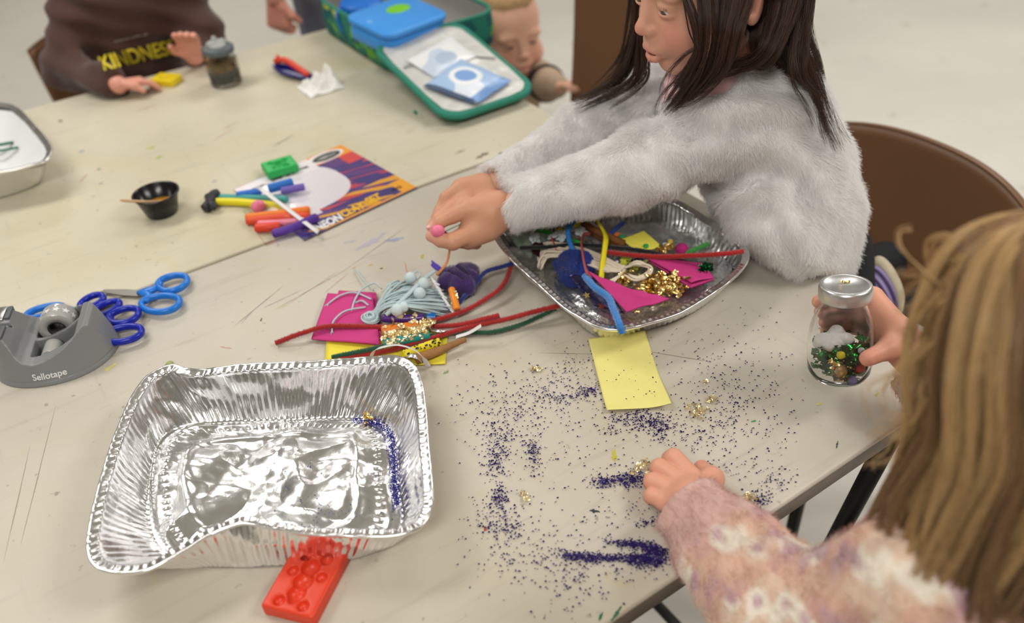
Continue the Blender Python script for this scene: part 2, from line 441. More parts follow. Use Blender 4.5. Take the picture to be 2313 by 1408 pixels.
# dried paint and crayon marks
marks = [  # px,py,len(m),width,angle(deg, world),colour,parent
 (1390, 1385, .018, .004, 20, (30, 110, 70), 1), (1360, 1395, .010, .003, 20, (30, 110, 70), 1),
 (1343, 1154, .010, .005, -30, (25, 45, 45), 1), (1383, 1030, .018, .006, 60, (205, 195, 70), 1), (1095, 1195, .006, .004, 50, (190, 60, 60), 1),
 (1890, 1005, .012, .002, 30, (30, 90, 90), 1), (1700, 950, .006, .003, 0, (70, 150, 90), 1), (1603, 1050, .008, .004, 0, (70, 150, 90), 1),
 (585, 690, .10, .0012, 28, (110, 120, 120), 1), (640, 675, .06, .001, 5, (90, 105, 110), 1), (560, 715, .03, .001, 35, (90, 105, 110), 1),
 (590, 722, .008, .002, 55, (60, 65, 65), 1), (700, 655, .10, .001, 18, (200, 130, 130), 1), (510, 785, .018, .002, -50, (225, 150, 150), 1),
 (760, 640, .05, .001, 25, (190, 120, 120), 1), (640, 690, .012, .003, 20, (220, 215, 150), 1), (800, 605, .006, .004, 10, (205, 185, 90), 1),
 (835, 598, .008, .004, 30, (210, 190, 90), 1), (955, 580, .012, .006, 40, (200, 185, 90), 1), (862, 607, .005, .003, 0, (60, 55, 55), 1),
 (250, 830, .02, .008, 30, (225, 222, 130), 1), (840, 545, .06, .012, 10, (196, 190, 205), 1), (890, 540, .03, .008, -20, (170, 175, 205), 1), (790, 545, .02, .004, -10, (185, 185, 215), 1),
 (1850, 912, .008, .004, 0, (225, 220, 130), 1), (1980, 890, .008, .003, 20, (220, 210, 90), 1), (1220, 898, .007, .003, 50, (160, 130, 100), 1), (1008, 842, .008, .004, 0, (140, 160, 110), 1),
 (1330, 800, .12, .0008, -40, (130, 124, 112), 1), (1500, 800, .11, .0008, -52, (110, 104, 96), 1), (1120, 640, .0, .0, 0, (0, 0, 0), 1),
 (90, 1060, .20, .0010, 70, (168, 160, 146), 1), (40, 1130, .16, .001, 72, (168, 160, 146), 1), (700, 655, .12, .0009, 12, (140, 130, 120), 1), (850, 560, .16, .0009, 20, (120, 112, 100), 1),
 (336, 332, .016, .010, 20, (190, 200, 80), 2), (358, 355, .012, .010, 10, (180, 195, 70), 2), (184, 342, .012, .006, 0, (120, 160, 170), 2), (190, 402, .03, .002, 50, (170, 100, 90), 2),
 (224, 383, .007, .005, 0, (60, 130, 90), 2), (228, 415, .008, .004, 0, (110, 120, 120), 2), (135, 274, .012, .008, -60, (100, 98, 80), 2), (485, 410, .010, .003, 10, (120, 110, 150), 2),
 (505, 305, .06, .003, 25, (200, 160, 165), 2), (640, 318, .05, .003, 22, (140, 130, 120), 2), (1140, 350, .05, .02, 10, (122, 112, 106), 2), (1090, 352, .03, .010, 10, (140, 120, 110), 2),
 (1165, 352, .05, .02, 14, (140, 130, 120), 2), (1040, 342, .02, .005, 0, (150, 130, 120), 2), (330, 245, .04, .006, 10, (205, 180, 150), 2), (520, 285, .04, .004, 15, (200, 180, 150), 2), (420, 470, .0, .0, 0, (0, 0, 0), 2)]
for tb, par in ((1, tb1), (2, tb2)):
    VF = []; C = []
    for px, py, L_, w, ang, c, k in marks:
        if k != tb or L_ == 0: continue
        p = at(px, py, .0003); a = math.radians(ang); d = np.array([math.cos(a), math.sin(a), 0]); e = np.array([-d[1], d[0], 0])
        n = 10; t = np.linspace(-.5, .5, n)
        wv = w * .5 * np.clip(1 - (2 * np.abs(t)) ** 2.5, .12, 1) * rng.uniform(.4, 1.2, n); off = rng.normal(0, w * .35, n).cumsum() * .3
        P = p + t[:, None] * L_ * d + off[:, None] * e
        V = np.concatenate([P + wv[:, None] * e, P - wv[:, None] * e]); F = [[i, n + i, n + i + 1, i + 1] for i in range(n - 1)]
        VF.append((V, F)); C += [srgb(*c)] * len(V)
    o = mk('paint_marks', join(VF), mat('dried_paint', (1, 1, 1), .6, attr=True, alpha=.8), par, False, np.array(C))
    o['kind'] = 'stuff'

# ================================================================ moulded chairs
m_chair = mat('brown_plastic', srgb(118, 84, 56), 0.42, bump=.12, bscale=420, spec=.45, bdist=.0006)
m_tube = mat('chair_tube', (.035, .033, .03), .35, metal=.6)
def chair(c, face, label, zt, W=.36, seatz=-.29, lean=0.06, H=.34):
    """c = (x,y) middle of the back's top edge; face = angle the sitter looks"""
    t = thing('moulded_chair', label, 'chair', 'brown moulded plastic chairs')
    M = rotz(face - math.pi / 2)
    def loc(P): return P @ M.T + np.array([c[0], c[1], TZ])
    D = .36
    def back(u, v):    # u across, v from top (0) to the seat (1)
        s = 2 * u - 1; w = W / 2 * (1 - .17 * v ** 1.3 + .0 * v)
        z = zt - v * H - .028 * np.abs(s) ** 3 * (1 - v)
        x = s * w; y = -.045 * (1 - s ** 2) + lean * v - .01 * np.sin(v * 3.1)
        return loc(np.stack([x, y, z], -1))
    mk('backrest', grid(back, 28, 20, .006), m_chair, t)
    def rim(u, v):
        s = 2 * u - 1; w = W / 2; a = v * np.pi * 1.1
        z = zt - .028 * np.abs(s) ** 3 + .004 * np.sin(a); y = -.045 * (1 - s ** 2) - .010 * (1 - np.cos(a)) ; return loc(np.stack([s * w, y, z - .012 * v], -1))
    mk('rim', grid(rim, 28, 8, .004), m_chair, t)
    def seat(u, v):
        s = 2 * u - 1; w = W / 2 * (.86 + .16 * np.sin(v * np.pi * .6))
        z = zt - H + (seatz - (zt - H)) * np.clip(v * 4, 0, 1) ** .5 - .03 * np.clip(v - .85, 0, 1) * 6 * (v - .85) + .012 * s ** 2
        return loc(np.stack([s * w, lean + v * D, z], -1))
    mk('seat', grid(seat, 24, 24, .006), m_chair, t)
    for sx in (-1, 1):
        x = sx * W * .42
        for y0, y1 in ((lean + .05, lean - .06), (lean + D - .05, lean + D + .02)):
            P = loc(np.array([[x, y0, seatz - .008], [x * 1.25, y1, -TZ + .011]])); mk('leg', tube(P, .0105, 12), m_tube, t)
    return t
chair((.415, .385), math.pi, 'brown moulded chair with curved back behind the girl in white fluffy jumper', -.035, W=.40, H=.33)
chair((.33, .985), math.pi, 'tall brown chair back at the far table end, beside the baby', .20, W=.42, H=.50)
chair((-.50, 1.93), -math.pi / 2, 'brown chair the child in the brown hoodie sits on', .005, W=.40, H=.36)

# ================================================================ foil trays
m_foil = mat('aluminium_foil', (.90, .90, .91), .22, metal=1.0, bump=.3, bscale=220, bdist=.0006)
def fnoise(P, s, seed): return 1 - 2 * np.abs(vnoise(P, s, seed, 3))    # ridged
def tray(label, rim, base, h, label_parts=True, crumple=.003, group='aluminium foil trays', seed=1, n=560, rib=.0065, pattern=True, botbump=.0035, ra=.0016):
    t = thing('foil_tray', label, 'tray', group)
    Rm = cmr(rim, n, True); Bs = cmr(base, 2000, True)
    # match base to rim by angle around centre
    c = Bs.mean(0)
    def ang(P, cc): return np.unwrap(np.arctan2(P[:, 1] - cc[1], P[:, 0] - cc[0]))
    cr_ = Rm.mean(0); cr_ = (cr_ + c) / 2
    # match by normalised arc length from same starting index given
    s0 = np.linspace(0, 1, 2000, endpoint=False); Bs = cmr(base, n, True)
    def angp(P): a = np.arctan2(P[:, 1] - c[1], P[:, 0] - c[0]); return a
    cR, cB = Rm.mean(0), Bs.mean(0); aR = np.arctan2(Rm[:, 1] - cR[1], Rm[:, 0] - cR[0]); aB = np.arctan2(Bs[:, 1] - cB[1], Bs[:, 0] - cB[0]); o_ = np.argsort(aB)
    xa = np.r_[aB[o_] - 2 * np.pi, aB[o_], aB[o_] + 2 * np.pi]; Bs = np.stack([np.interp(aR, xa, np.tile(Bs[o_, k], 3)) for k in range(3)], 1)
    s = np.arange(n) / n; L_ = np.linalg.norm(np.diff(np.r_[Rm, Rm[:1]], axis=0), axis=1).sum()
    nr = int(L_ / rib)
    out = nrm(np.r_[0, 0, 0]) if 0 else None
    Tn = np.roll(Rm, -1, 0) - np.roll(Rm, 1, 0); Nn = np.stack([Tn[:, 1], -Tn[:, 0], 0 * Tn[:, 0]], 1); Nn /= np.linalg.norm(Nn, axis=1)[:, None]
    if ((Rm - c)[:, :2] * Nn[:, :2]).sum() < 0: Nn = -Nn
    Rm = Rm - Nn * .0072
    ribw = np.abs(((s * nr) % 1) - .5) * 2 - .5          # triangle wave
    R = []
    # rolled lip: flange then bead
    for dx, dz in ((.0082, -.0036), (.0094, -.0014), (.0086, .0008), (.0070, .0003), (.0045, -.0012), (.0010, -.0010), (-.0012, -.0020)):
        P = Rm + Nn * dx; P = P + np.array([0, 0, 1]) * (dz + .0007 * vnoise(Rm, 260, seed + 3, 2)[:, None] * (1 if dx < .006 else .4))
        if dx < .006: P = P + np.array([0, 0, 1]) * ((ribw * .0011) * (1 + .6 * vnoise(Rm, 90, seed + 2, 2)))[:, None]
        R.append(P)
    K = 22
    for i in range(1, K + 1):
        v = i / K; P = Rm * (1 - v) + Bs * v; P = P + Nn * (.007 * (v - v * v))  # slightly bellied
        amp = ra * min(1, v * 6) * min(1, (1 - v) * 6 + .05)
        P = P + Nn * (amp * ribw)[:, None]
        cr2 = vnoise(Rm * np.array([1, 1, .2]) + np.array([0, 0, v * .02]), 55, seed, 3) * crumple + fnoise(P, 70, seed + 5) * crumple * .45
        P = P + Nn * (cr2 * (v * (1 - v) * 4))[:, None] - np.array([0, 0, 1]) * .0012
        P[:, 2] = np.maximum(P[:, 2], TZ + .0012); R.append(P)
    # foot groove and floor
    cc = Bs.mean(0); bump = lambda P, a: (np.maximum(fnoise(P, 24, seed + 9) - .1, 0) * 1.5 + vnoise(P, 45, seed + 10, 3) * .35 + fnoise(P, 120, seed + 11) * .10) * a
    for i, v in enumerate(np.r_[.015, .03, .05, np.linspace(.07, .985, 60)]):
        P = Bs * (1 - v) + cc * v
        z = .0012 + (.004 * min(1, v / .05) if v < .05 else .004)
        q = P + 0; q[:, 2] = 0
        e = min(1, v * 12)
        zz = z + e * bump(q, botbump)
        if pattern:    # embossed stacking ring and cross creases
            zz = zz + .0022 * np.exp(-((v - .30) / .035) ** 2) + .0015 * np.exp(-((v - .14) / .02) ** 2) * ((np.arange(n) // 5) % 2)
        P[:, 2] = TZ + np.maximum(.0012, zz); R.append(P)
    R = np.array(R); V, F = loft(R, True, False, True)
    mk('foil_shell', (V, F), m_foil, t)
    return t, Rm, Bs
# big empty tray in front, near side pushed in
rim1 = A((385, 826, .056), (420, 834, .055), (462, 836, .052), (495, 832, .055), (560, 824, .056), (700, 818, .056), (840, 808, .057), (893, 806, .056), (930, 822, .055), (950, 862, .055), (960, 930, .055),
         (966, 1010, .055), (974, 1095, .055), (972, 1150, .054), (948, 1188, .053), (905, 1205, .053), (850, 1210, .053), (780, 1208, .053), (690, 1204, .053), (610, 1190, .055), (548, 1180, .058), (480, 1203, .056),
         (410, 1245, .054), (335, 1284, .052), (270, 1292, .050), (218, 1278, .050), (200, 1240, .051), (206, 1180, .052), (222, 1110, .053), (248, 1020, .054), (275, 950, .055), (300, 895, .056), (335, 850, .056))
base1 = A((400, 975, 0), (470, 962, 0), (600, 955, 0), (720, 952, 0), (815, 953, 0), (866, 963, 0), (888, 1000, 0), (895, 1060, 0), (899, 1120, 0), (905, 1165, 0), (890, 1215, 0), (840, 1250, 0), (760, 1272, 0),
          (660, 1280, 0), (560, 1284, 0), (480, 1282, 0), (420, 1272, 0), (370, 1240, 0), (345, 1190, 0), (340, 1120, 0), (346, 1050, 0), (365, 1000, 0))
tr1, Rm1, Bs1 = tray('large empty foil tray in the foreground, its front rim dented inwards', rim1, base1, .055, crumple=.0045, seed=4, n=900, botbump=.006, ra=.0015, rib=.0088)
# crafted tray on the right
rim2 = A((1104, 505, .05), (1122, 488, .05), (1200, 470, .05), (1330, 452, .05), (1450, 440, .05), (1510, 448, .05), (1545, 462, .05), (1600, 495, .05), (1650, 528, .05), (1680, 550, .049), (1690, 575, .048), (1680, 602, .048), (1640, 640, .047),
         (1580, 680, .047), (1530, 708, .047), (1460, 730, .047), (1400, 743, .047), (1350, 737, .047), (1310, 716, .047), (1270, 690, .047), (1215, 640, .048), (1163, 593, .048), (1125, 548, .049))
base2 = A((1160, 556, 0), (1210, 540, 0), (1330, 515, 0), (1450, 500, 0), (1505, 508, 0), (1560, 545, 0), (1610, 580, 0), (1650, 612, 0), (1640, 645, 0), (1590, 690, 0), (1530, 722, 0), (1450, 750, 0), (1385, 765, 0), (1330, 750, 0), (1258, 682, 0), (1215, 646, 0), (1182, 618, 0), (1150, 575, 0))
tr2, Rm2, Bs2 = tray('foil tray heaped with craft materials in front of the fluffy jumper', rim2, base2, .05, seed=12, crumple=.0028, botbump=.002, ra=.0026, rib=.0078, n=900)
rim3 = A((-190, 240, .06), (-100, 228, .06), (0, 233, .06), (40, 245, .06), (75, 280, .06), (105, 315, .06), (116, 340, .06), (100, 362, .06), (60, 375, .06), (0, 388, .06), (-120, 405, .06), (-215, 410, .06), (-240, 380, .06), (-235, 300, .06))
base3 = A((-150, 300, 0), (-60, 285, 0), (10, 290, 0), (50, 320, 0), (85, 360, 0), (95, 400, 0), (75, 422, 0), (0, 448, 0), (-100, 462, 0), (-180, 465, 0), (-215, 430, 0), (-190, 350, 0))
tr3, Rm3, Bs3 = tray('white-lined foil tray cut by the left edge, on the far table', rim3, base3, .06, seed=22, crumple=.002, n=400)
def liner(u, v):
    c = Rm3.mean(0); a = u * 2 * np.pi; i = (u * (len(Rm3) - 1)).astype(int)
    P = Rm3[i] * (1 - v[..., None]) + c * v[..., None]; P = P.copy(); P[..., 2] = TZ + .012 + .040 * (1 - np.clip(v * 1.6, 0, 1)) ** 1.2 + .003 * vnoise(P, 60, 3, 3)
    return P
mk('paper_liner', grid(liner, 120, 30), mat('white_paint_paper', srgb(228, 228, 230), .6, bump=.3, bscale=40), tr3)
for j, (a, b_) in enumerate((((-60, 330), (28, 322)), ((-40, 342), (40, 333)))):
    tag(mk('paint_brush_stroke', tube(cmr([at(*a, .03), at((a[0] + b_[0]) / 2, (a[1] + b_[1]) / 2 + 3, .03), at(*b_, .032)], 20), .003 + .001 * (1 - j), 8, .6), mat('green_gloss_paint', srgb(30, 110, 80), .3), tr3), 'dark green paint')
# ================================================================ things on the tables
def clump_flakes(c, rad, n, size, seed, flat=.35, up=0.0):
    """crumpled leaf flakes as one body"""
    g = np.random.default_rng(seed); L_ = []
    for i in range(n):
        p = np.array(c) + np.array([g.normal(0, rad[0] / 2), g.normal(0, rad[1] / 2), abs(g.normal(0, rad[2] / 2)) + up])
        s = size * g.uniform(.6, 1.3); M = basis(g.normal(size=3), g.normal(size=3) + [0, 0, flat * 0])
        k = 4; u, v = np.meshgrid(np.linspace(-.5, .5, k), np.linspace(-.5, .5, k), indexing='ij')
        P = np.stack([u * s, v * s * g.uniform(.5, 1), g.normal(0, s * .22, (k, k))], -1).reshape(-1, 3) @ M.T
        P[:, 2] *= .6; P = P + p; P[:, 2] = np.maximum(P[:, 2], c[2] + .0003)
        F = [[a * k + b, (a + 1) * k + b, (a + 1) * k + b + 1, a * k + b + 1] for a in range(k - 1) for b in range(k - 1)]
        L_.append((P, F))
    return join(L_)
m_gold = mat('gold_leaf', (.95, .70, .28), .25, metal=1.0)
m_paleg = mat('pale_gold_leaf', (1.0, .84, .50), .28, metal=.8)
def stick_flakes(P, r, n, size, seed, side=None):
    """flakes stuck round a rod along P"""
    g = np.random.default_rng(seed); Q = cmr(P, 60); Tn, U, B = frames(Q); L_ = []
    for i in range(n):
        k = g.integers(1, 59); a = g.uniform(0, 6.28); d = U[k] * math.cos(a) + B[k] * math.sin(a)
        if d[2] < -.2: d = -d
        s = size * g.uniform(.5, 1.4); M = basis(Tn[k] + g.normal(0, .5, 3), np.cross(Tn[k], d) + g.normal(0, .4, 3)); kk = 4
        u, v = np.meshgrid(np.linspace(-.5, .5, kk), np.linspace(-.5, .5, kk), indexing='ij')
        W = np.stack([u * s, v * s * .7, g.normal(0, s * .15, (kk, kk))], -1).reshape(-1, 3) @ M.T + Q[k] + d * r * 1.12
        L_.append((W, [[a_ * kk + b, (a_ + 1) * kk + b, (a_ + 1) * kk + b + 1, a_ * kk + b + 1] for a_ in range(kk - 1) for b in range(kk - 1)]))
    return join(L_)

# ---- tape dispenser
m_grey = mat('grey_plastic', srgb(134, 136, 137), .33, bump=.1, bscale=25, var=.06, vscale=20, bdist=.001)
m_dgrey = mat('dark_grey_plastic', srgb(92, 96, 98), .45)
m_lgrey = mat('steel_cutter', (.6, .6, .6), .25, metal=1)
dt = thing('tape_dispenser', 'grey desktop tape dispenser with two slots, by the blue scissors', 'tape dispenser')
DM = rotz(math.radians(-21)); DC = np.array([-.863, .6836, TZ]); DA, DB = .0725, .061
def dscale(z): return 1 - .12 * z / .052, 1 - .36 * z / .052
def disp(val, X, Y, Z):
    x = X - DC[0]; y = Y - DC[1]; z = Z - DC[2]
    u = x * DM[0, 0] + y * DM[1, 0]; v = x * DM[0, 1] + y * DM[1, 1]
    ks = np.array([-.066, -.056, -.047, -.038, -.033, -.029, -.023, -.012, .0, .02, .034, .044, .050, .055, .062, .070, .076])
    hs = np.array([.030, .050, .057, .056, .046, .036, .029, .026, .028, .035, .043, .050, .053, .050, .034, .012, .0])
    h = np.interp(u, ks, hs) + 0 * v
    ka, kb = dscale(np.clip(z, 0, .06))
    q = (np.abs(u / (DA * ka)) ** 2.1 + np.abs(v / (DB * kb)) ** 2.1) ** (1 / 2.1)
    d = np.maximum((q - 1) * .062, (z - h) * .75); d = np.maximum(d, -z - 0 * u)
    d = np.maximum(d, -(np.maximum(np.abs(z - .0065) - .0006, np.abs(q - 1) * .062 - .0009)))
    for vc in (.0205, -.0165):
        bx = np.maximum(np.maximum(np.abs(u - .011) - .028, np.abs(v - vc) - .0158), .006 - z); d = np.maximum(d, -bx)
    bx = np.maximum(np.maximum(np.abs(u + .052) - .016, np.abs(v - .002) - .0025), .040 - z); d = np.maximum(d, -bx)
    return d
mk('body', sdf([], .0014, disp, box=(DC + [-.095, -.085, -.002], DC + [.095, .085, .062])), m_grey, dt)
def dl(u, v, z): return DC + DM @ np.array([u, v, z])
for vc in (.0225, -.0165):
    mk('cutter', rbox(dl(-.050, vc, .0580), (.005, .014, .0010), .001, DM), m_lgrey, dt)
    mk('head_slot', rbox(dl(-.041, vc, .0565), (.0028, .012, .003), .001, DM), m_dgrey, dt)
tx = text_mesh('Sellotape', .0105, 0, 0, .0002)
r0 = at(112, 849, .012) - DC; u0 = r0 @ DM[:, 0]
def surf(x, y):
    u = u0 + x; z = .0125 + y * .95; ka, kb = dscale(z); v = -DB * kb * max(0, 1 - abs(u / (DA * ka)) ** 2.1) ** (1 / 2.1) - .0007
    return dl(u, v, z)
mk('lettering', (np.array([surf(p[0], p[1]) for p in tx[0]]), tx[1]), mat('white_print', (.8, .8, .8), .5), dt, False)
m_tape = mat('clear_tape', (.62, .61, .58), .12, trans=.35, ior=1.4, coat=.5)
m_core = mat('tape_core', (.03, .03, .03), .5)
m_wstar = mat('white_star_print', (.8, .8, .8), .4)
def roll(u, v, z, r, w, label):
    t = thing('tape_roll', label, 'tape', 'tape rolls in the dispenser')
    c = dl(u, v, z); M = np.stack([DM[:, 0], [0, 0, 1], -DM[:, 1]], 1); M = np.stack([DM[:, 0], np.array([0, 0, 1.]), np.cross(DM[:, 0], [0, 0, 1.])], 1)
    mk('tape', lathe(c, [(r * .52, -w), (r, -w), (r + .0002, -w * .9), (r + .0002, w * .9), (r, w), (r * .52, w), (r * .52, -w)], 48, M), m_tape, t)
    mk('core', lathe(c, [(r * .42, -w), (r * .52, -w), (r * .52, w), (r * .42, w), (r * .42, -w)], 36, M), m_core, t)
    S = []
    for k in range(6):
        a = math.pi * (.12 + k * .16); cc = c + M @ np.array([math.cos(a), math.sin(a), 0]) * (r + .0005)
        e1 = M @ np.array([-math.sin(a), math.cos(a), 0]); e2 = M[:, 2]
        V = [cc + (e1 * math.cos(j * math.pi / 5 + k) + e2 * math.sin(j * math.pi / 5 + k)) * (.0052 if j % 2 == 0 else .0023) for j in range(10)]
        S.append((V, [[j for j in range(10)]]))
    if r > .015: mk('star_print', join(S), m_wstar, t, False)
    return t
roll(.010, -.021, .038, .024, .012, 'star printed roll of clear tape in the near side slot of the dispenser') if 0 else None
roll(.008, .0205, .032, .0210, .0125, 'roll of clear tape printed with white stars in the dispenser')
roll(.002, -.0165, .017, .0110, .012, 'small white roll low in the front slot of the dispenser')

# ---- scissors
def scissors(tip, end, z, col, label, open_=.10, hs=1.0, roll_=0.0, flip=1):
    t = thing('scissors', label, 'scissors', 'blue handled scissors')
    tip = np.array(tip, float); end = np.array(end, float); L_ = np.linalg.norm(end - tip); x = nrm(tip - end); M = basis(x, np.cross([0, 0, 1.], x))
    org = end
    def w(P): return P @ M.T + org
    m = mat('scissor_' + col[0], col[1], .28, spec=.5); ms = mat('scissor_steel', (.26, .25, .23), .35, metal=1)
    for s in (1, -1):
        s = s * flip
        # blade: from pivot at .47L to tip
        pv = np.array([.50 * L_, 0, 0]); a = s * open_
        R = rotz(a); zz = .0006 * s
        P = np.array([[.0, -.004], [.008, -.0065], [.03, -.006], [.5 * L_ * .96, -.0005], [.5 * L_, .001], [.5 * L_ * .93, .0028], [.02, .0035], [0, .004]])
        P[:, 1] *= -s
        V = np.array([[*p, zz + h] for h in (-.0006, .0006) for p in P]); n = len(P)
        F = [list(range(n))[::-1], [n + i for i in range(n)]] + [[i, (i + 1) % n, n + (i + 1) % n, n + i] for i in range(n)]
        mk('blade', (w(V @ R.T + pv), F), ms, t, False)
        # handle loop
        R2 = rotz(-a * .0); big = 1.18 if s > 0 else .88
        c = np.array([(.205 if s > 0 else .26) * L_, s * .0195 * hs, 0]); ra, rb = (.205 if s > 0 else .155) * L_, (.0150 if s > 0 else .0155) * hs
        th = np.linspace(0, 2 * np.pi, 40, endpoint=False)
        loop = np.stack([c[0] + ra * np.cos(th), c[1] + rb * np.sin(th) * (1 - .12 * np.cos(th)), 0 * th + .0045], 1)
        mk('handle', join([tube(w(loop), .0042, 10, 1.15, closed=True),
                           tube(w(cmr([[c[0] + ra * .9, c[1] - s * .001, .0045], [.40 * L_, s * .008, .004], [.52 * L_, s * .001, .003], [.57 * L_, -s * .001, .002]], 16)), np.r_[np.linspace(.0055, .0062, 10), np.linspace(.006, .003, 6)], 10, .7)]), m, t)
    mk('rivet', sphere(w(np.array([[.50 * L_, 0, .0015]]))[0], (.0026, .0026, .0012), 12), ms, t)
    return t
LB = ('light_blue', srgb(30, 120, 215)); DB = ('dark_blue', srgb(18, 38, 165))
scissors(at(230, 657, .004), at(424, 672, .004), 0, LB, 'light blue handled scissors pointing left beside the seam of the tables', .05, 1.15)
scissors(at(95, 760, .003), at(262, 678, .007), 0, DB, 'dark blue handled scissors, upper pair poking out behind the tape dispenser', .02, .78)
scissors(at(110, 760, .006), at(330, 735, .006), 0, DB, 'dark blue handled scissors, lower pair poking out behind the tape dispenser', .02, 1.0)
scissors(at(262, 682, .003), at(62, 734, .004), 0, LB, 'light blue scissors mostly hidden behind the tape dispenser', .03, .7)

# ---- silicone moulds
def mould(c, x, half, h, label, m, motif):
    t = thing('silicone_mould', label, 'mould', 'silicone moulds')
    c = np.array(c, float); M = basis(x, np.cross([0, 0, 1.], x)); R = np.linalg.norm(half) + .006
    def f(val, X, Y, Z):
        u = (X - c[0]) * M[0, 0] + (Y - c[1]) * M[1, 0]; v = (X - c[0]) * M[0, 1] + (Y - c[1]) * M[1, 1]; z = Z - c[2]
        k = .003; qx = np.abs(u) - half[0] + k; qy = np.abs(v) - half[1] + k; qz = np.abs(z - h / 2) - h / 2 + k * .5
        d = np.sqrt(np.maximum(qx, 0) ** 2 + np.maximum(qy, 0) ** 2 + np.maximum(qz, 0) ** 2) - k
        for (a, b, r, dz) in motif:
            s = np.sqrt((u - a * half[0]) ** 2 + (v - b * half[1]) ** 2 + ((z - h) * 1.1) ** 2) - r
            d = np.maximum(d, -s) + np.maximum(.002 - np.abs(d + s), 0) ** 2 / .008
        return d
    mk('body', sdf([], .0013, f, box=(c + [-R, -R, -.004], c + [R, R, h + .004])), m, t)
    return t
bear = [(-.45, .0, .008, 0), (-.1, 0, .009, 0), (.3, .0, .0085, 0), (-.75, .45, .005, 0), (-.75, -.45, .005, 0), (.1, .55, .005, 0), (.1, -.55, .005, 0), (.6, .4, .0055, 0), (.6, -.4, .0055, 0), (-.62, 0, .005, 0)]
pr_ = [at(*p, .010) for p in ((645, 1275), (778, 1278), (706, 1402), (615, 1340))]
cr4 = np.mean(pr_, 0); cr4[2] = TZ
mould(cr4 + [.004, .004, 0], (pr_[0] + pr_[1]) / 2 - (pr_[2] + pr_[3]) / 2, (.036, .026), .013, 'orange red silicone mould with a small animal hollow, under the dented foil tray', mat('red_silicone', srgb(226, 66, 36), .38, sss=.1), [(a, b, r, 0) for a, b, r, z in bear])

# ---- black dip cup
m_cup = mat('black_plastic', (.008, .008, .009), .22)
cup_c = np.mean([at(360, 495, 0), at(358, 440, 0)], 0); cup_c = np.array([-.660, .945, TZ])
ct = thing('dip_cup', 'small black plastic cup of golden orange paint beside the craft pack', 'cup')
mk('cup', lathe(cup_c, [(0, .001), (.023, .001), (.024, .003), (.0325, .034), (.035, .0345), (.0352, .0362), (.033, .037), (.0315, .035), (.0235, .005), (0, .004)], 48), m_cup, ct)
mk('paint', lathe(cup_c, [(.0262, .0125), (.022, .016), (.014, .0165), (.006, .019), (0, .018)], 40), mat('orange_paint', srgb(205, 140, 20), .3, bump=.6, bscale=90, col2=srgb(130, 95, 15), vscale=70, bdist=.003), ct)
mk('wooden_stick', rod([at(272, 453, .036), at(330, 456, .037), at(372, 455, .020)], .0022, 10, 16), mat('pale_wood', srgb(196, 160, 118), .6), None)
tag(bpy.data.objects['wooden_stick'], 'thin pale wooden stick lying across the rim of the black cup', 'stick')

# ---- plasticine sticks and the packet
def stick(name, pts, r, col, label, cat='modelling clay', group='modelling clay sticks', rough=.45, par=None, **k):
    o = mk(name, rod(pts, r, 14, 30, .7), mat('clay_%d_%d_%d' % col, srgb(*col), rough, **k)); return tag(o, label, cat, group)
cb = A((498, 448, .003), (688, 540, .003), (943, 424, .003), (772, 327, .003))
pk = thing('craft_pack', 'purple and orange printed card pack of modelling clay with a clear sleeve', 'craft pack')
# printed card: local u along the near edge (0 left..1 right), v towards the far edge
cA = at(688, 543, .002); cB = at(943, 424, .002); cC = at(770, 327, .002); cD = at(540, 432, .002)
cD = cA + (cC - cB)
print('card', np.linalg.norm(cB - cA), np.linalg.norm(cC - cB))
ccorn = [cA, cB, cC, cD]
def card(u, v): 
    u_ = u[..., None]; v_ = v[..., None]
    return (1 - u_) * (1 - v_) * cA + u_ * (1 - v_) * cB + u_ * v_ * cC + (1 - u_) * v_ * cD
nu, nv = 230, 300
V, F = grid(card, nu, nv, .0009)
u = np.repeat(np.linspace(0, 1, nu), nv); v = np.tile(np.linspace(0, 1, nv), nu)
g = vnoise(np.stack([u * 3.2, v * 30 + u * 9, 0 * u], 1), 2.2, 5, 3); g2 = vnoise(np.stack([u * 3, v * 24 + u * 7, 0 * u + 3], 1), 2.0, 8, 3)
c = np.tile(np.array(srgb(62, 52, 118)), (len(u), 1))
c[(g > .22) & (v > .22)] = srgb(196, 66, 74); c[(g2 > .38) & (v > .40) & (v < .8)] = srgb(60, 110, 140); c[(g < -.42)] = srgb(96, 60, 120)
c[(g2 < -.62) & (v < .30)] = srgb(222, 160, 50)
c[(v > .84) & (u > .35)] = srgb(232, 150, 38)
c[(v > .68) & (v < .84) & (u > .86)] = srgb(206, 70, 70)
c[(u > .88) & (v < .20)] = srgb(236, 164, 44); c[(v < .035) & (u > .3)] = srgb(232, 156, 50); c[(v < .012)] = srgb(40, 36, 90)
wid = (np.abs((u - .30) / .42) ** 2.6 + np.abs((v - .60) / .33) ** 2.6 < 1) & (u < .72)
wid |= (u < .30) & (v < .88) & (v > .22 + .0 * u)
white = np.array(srgb(222, 216, 222)); c[wid] = white
ln = wid & (((v - u * .10) * 34) % 1 < .18) & (u > .25); c[ln] = srgb(188, 184, 194)
top = (v > .80) & (v < .995) & (u < .66); c[top] = srgb(226, 220, 226)
el = ((u - .80) / .13) ** 2 + ((v - .915) / .055) ** 2 < 1; el2 = ((u - .79) / .17) ** 2 + ((v - .92) / .075) ** 2 < 1
c[el2] = srgb(228, 226, 226); c[el] = srgb(52, 58, 56); c[el & (((u - .80) / .09) ** 2 + ((v - .915) / .022) ** 2 < 1) & ((u * 90 % 1) > .5)] = srgb(190, 190, 190)
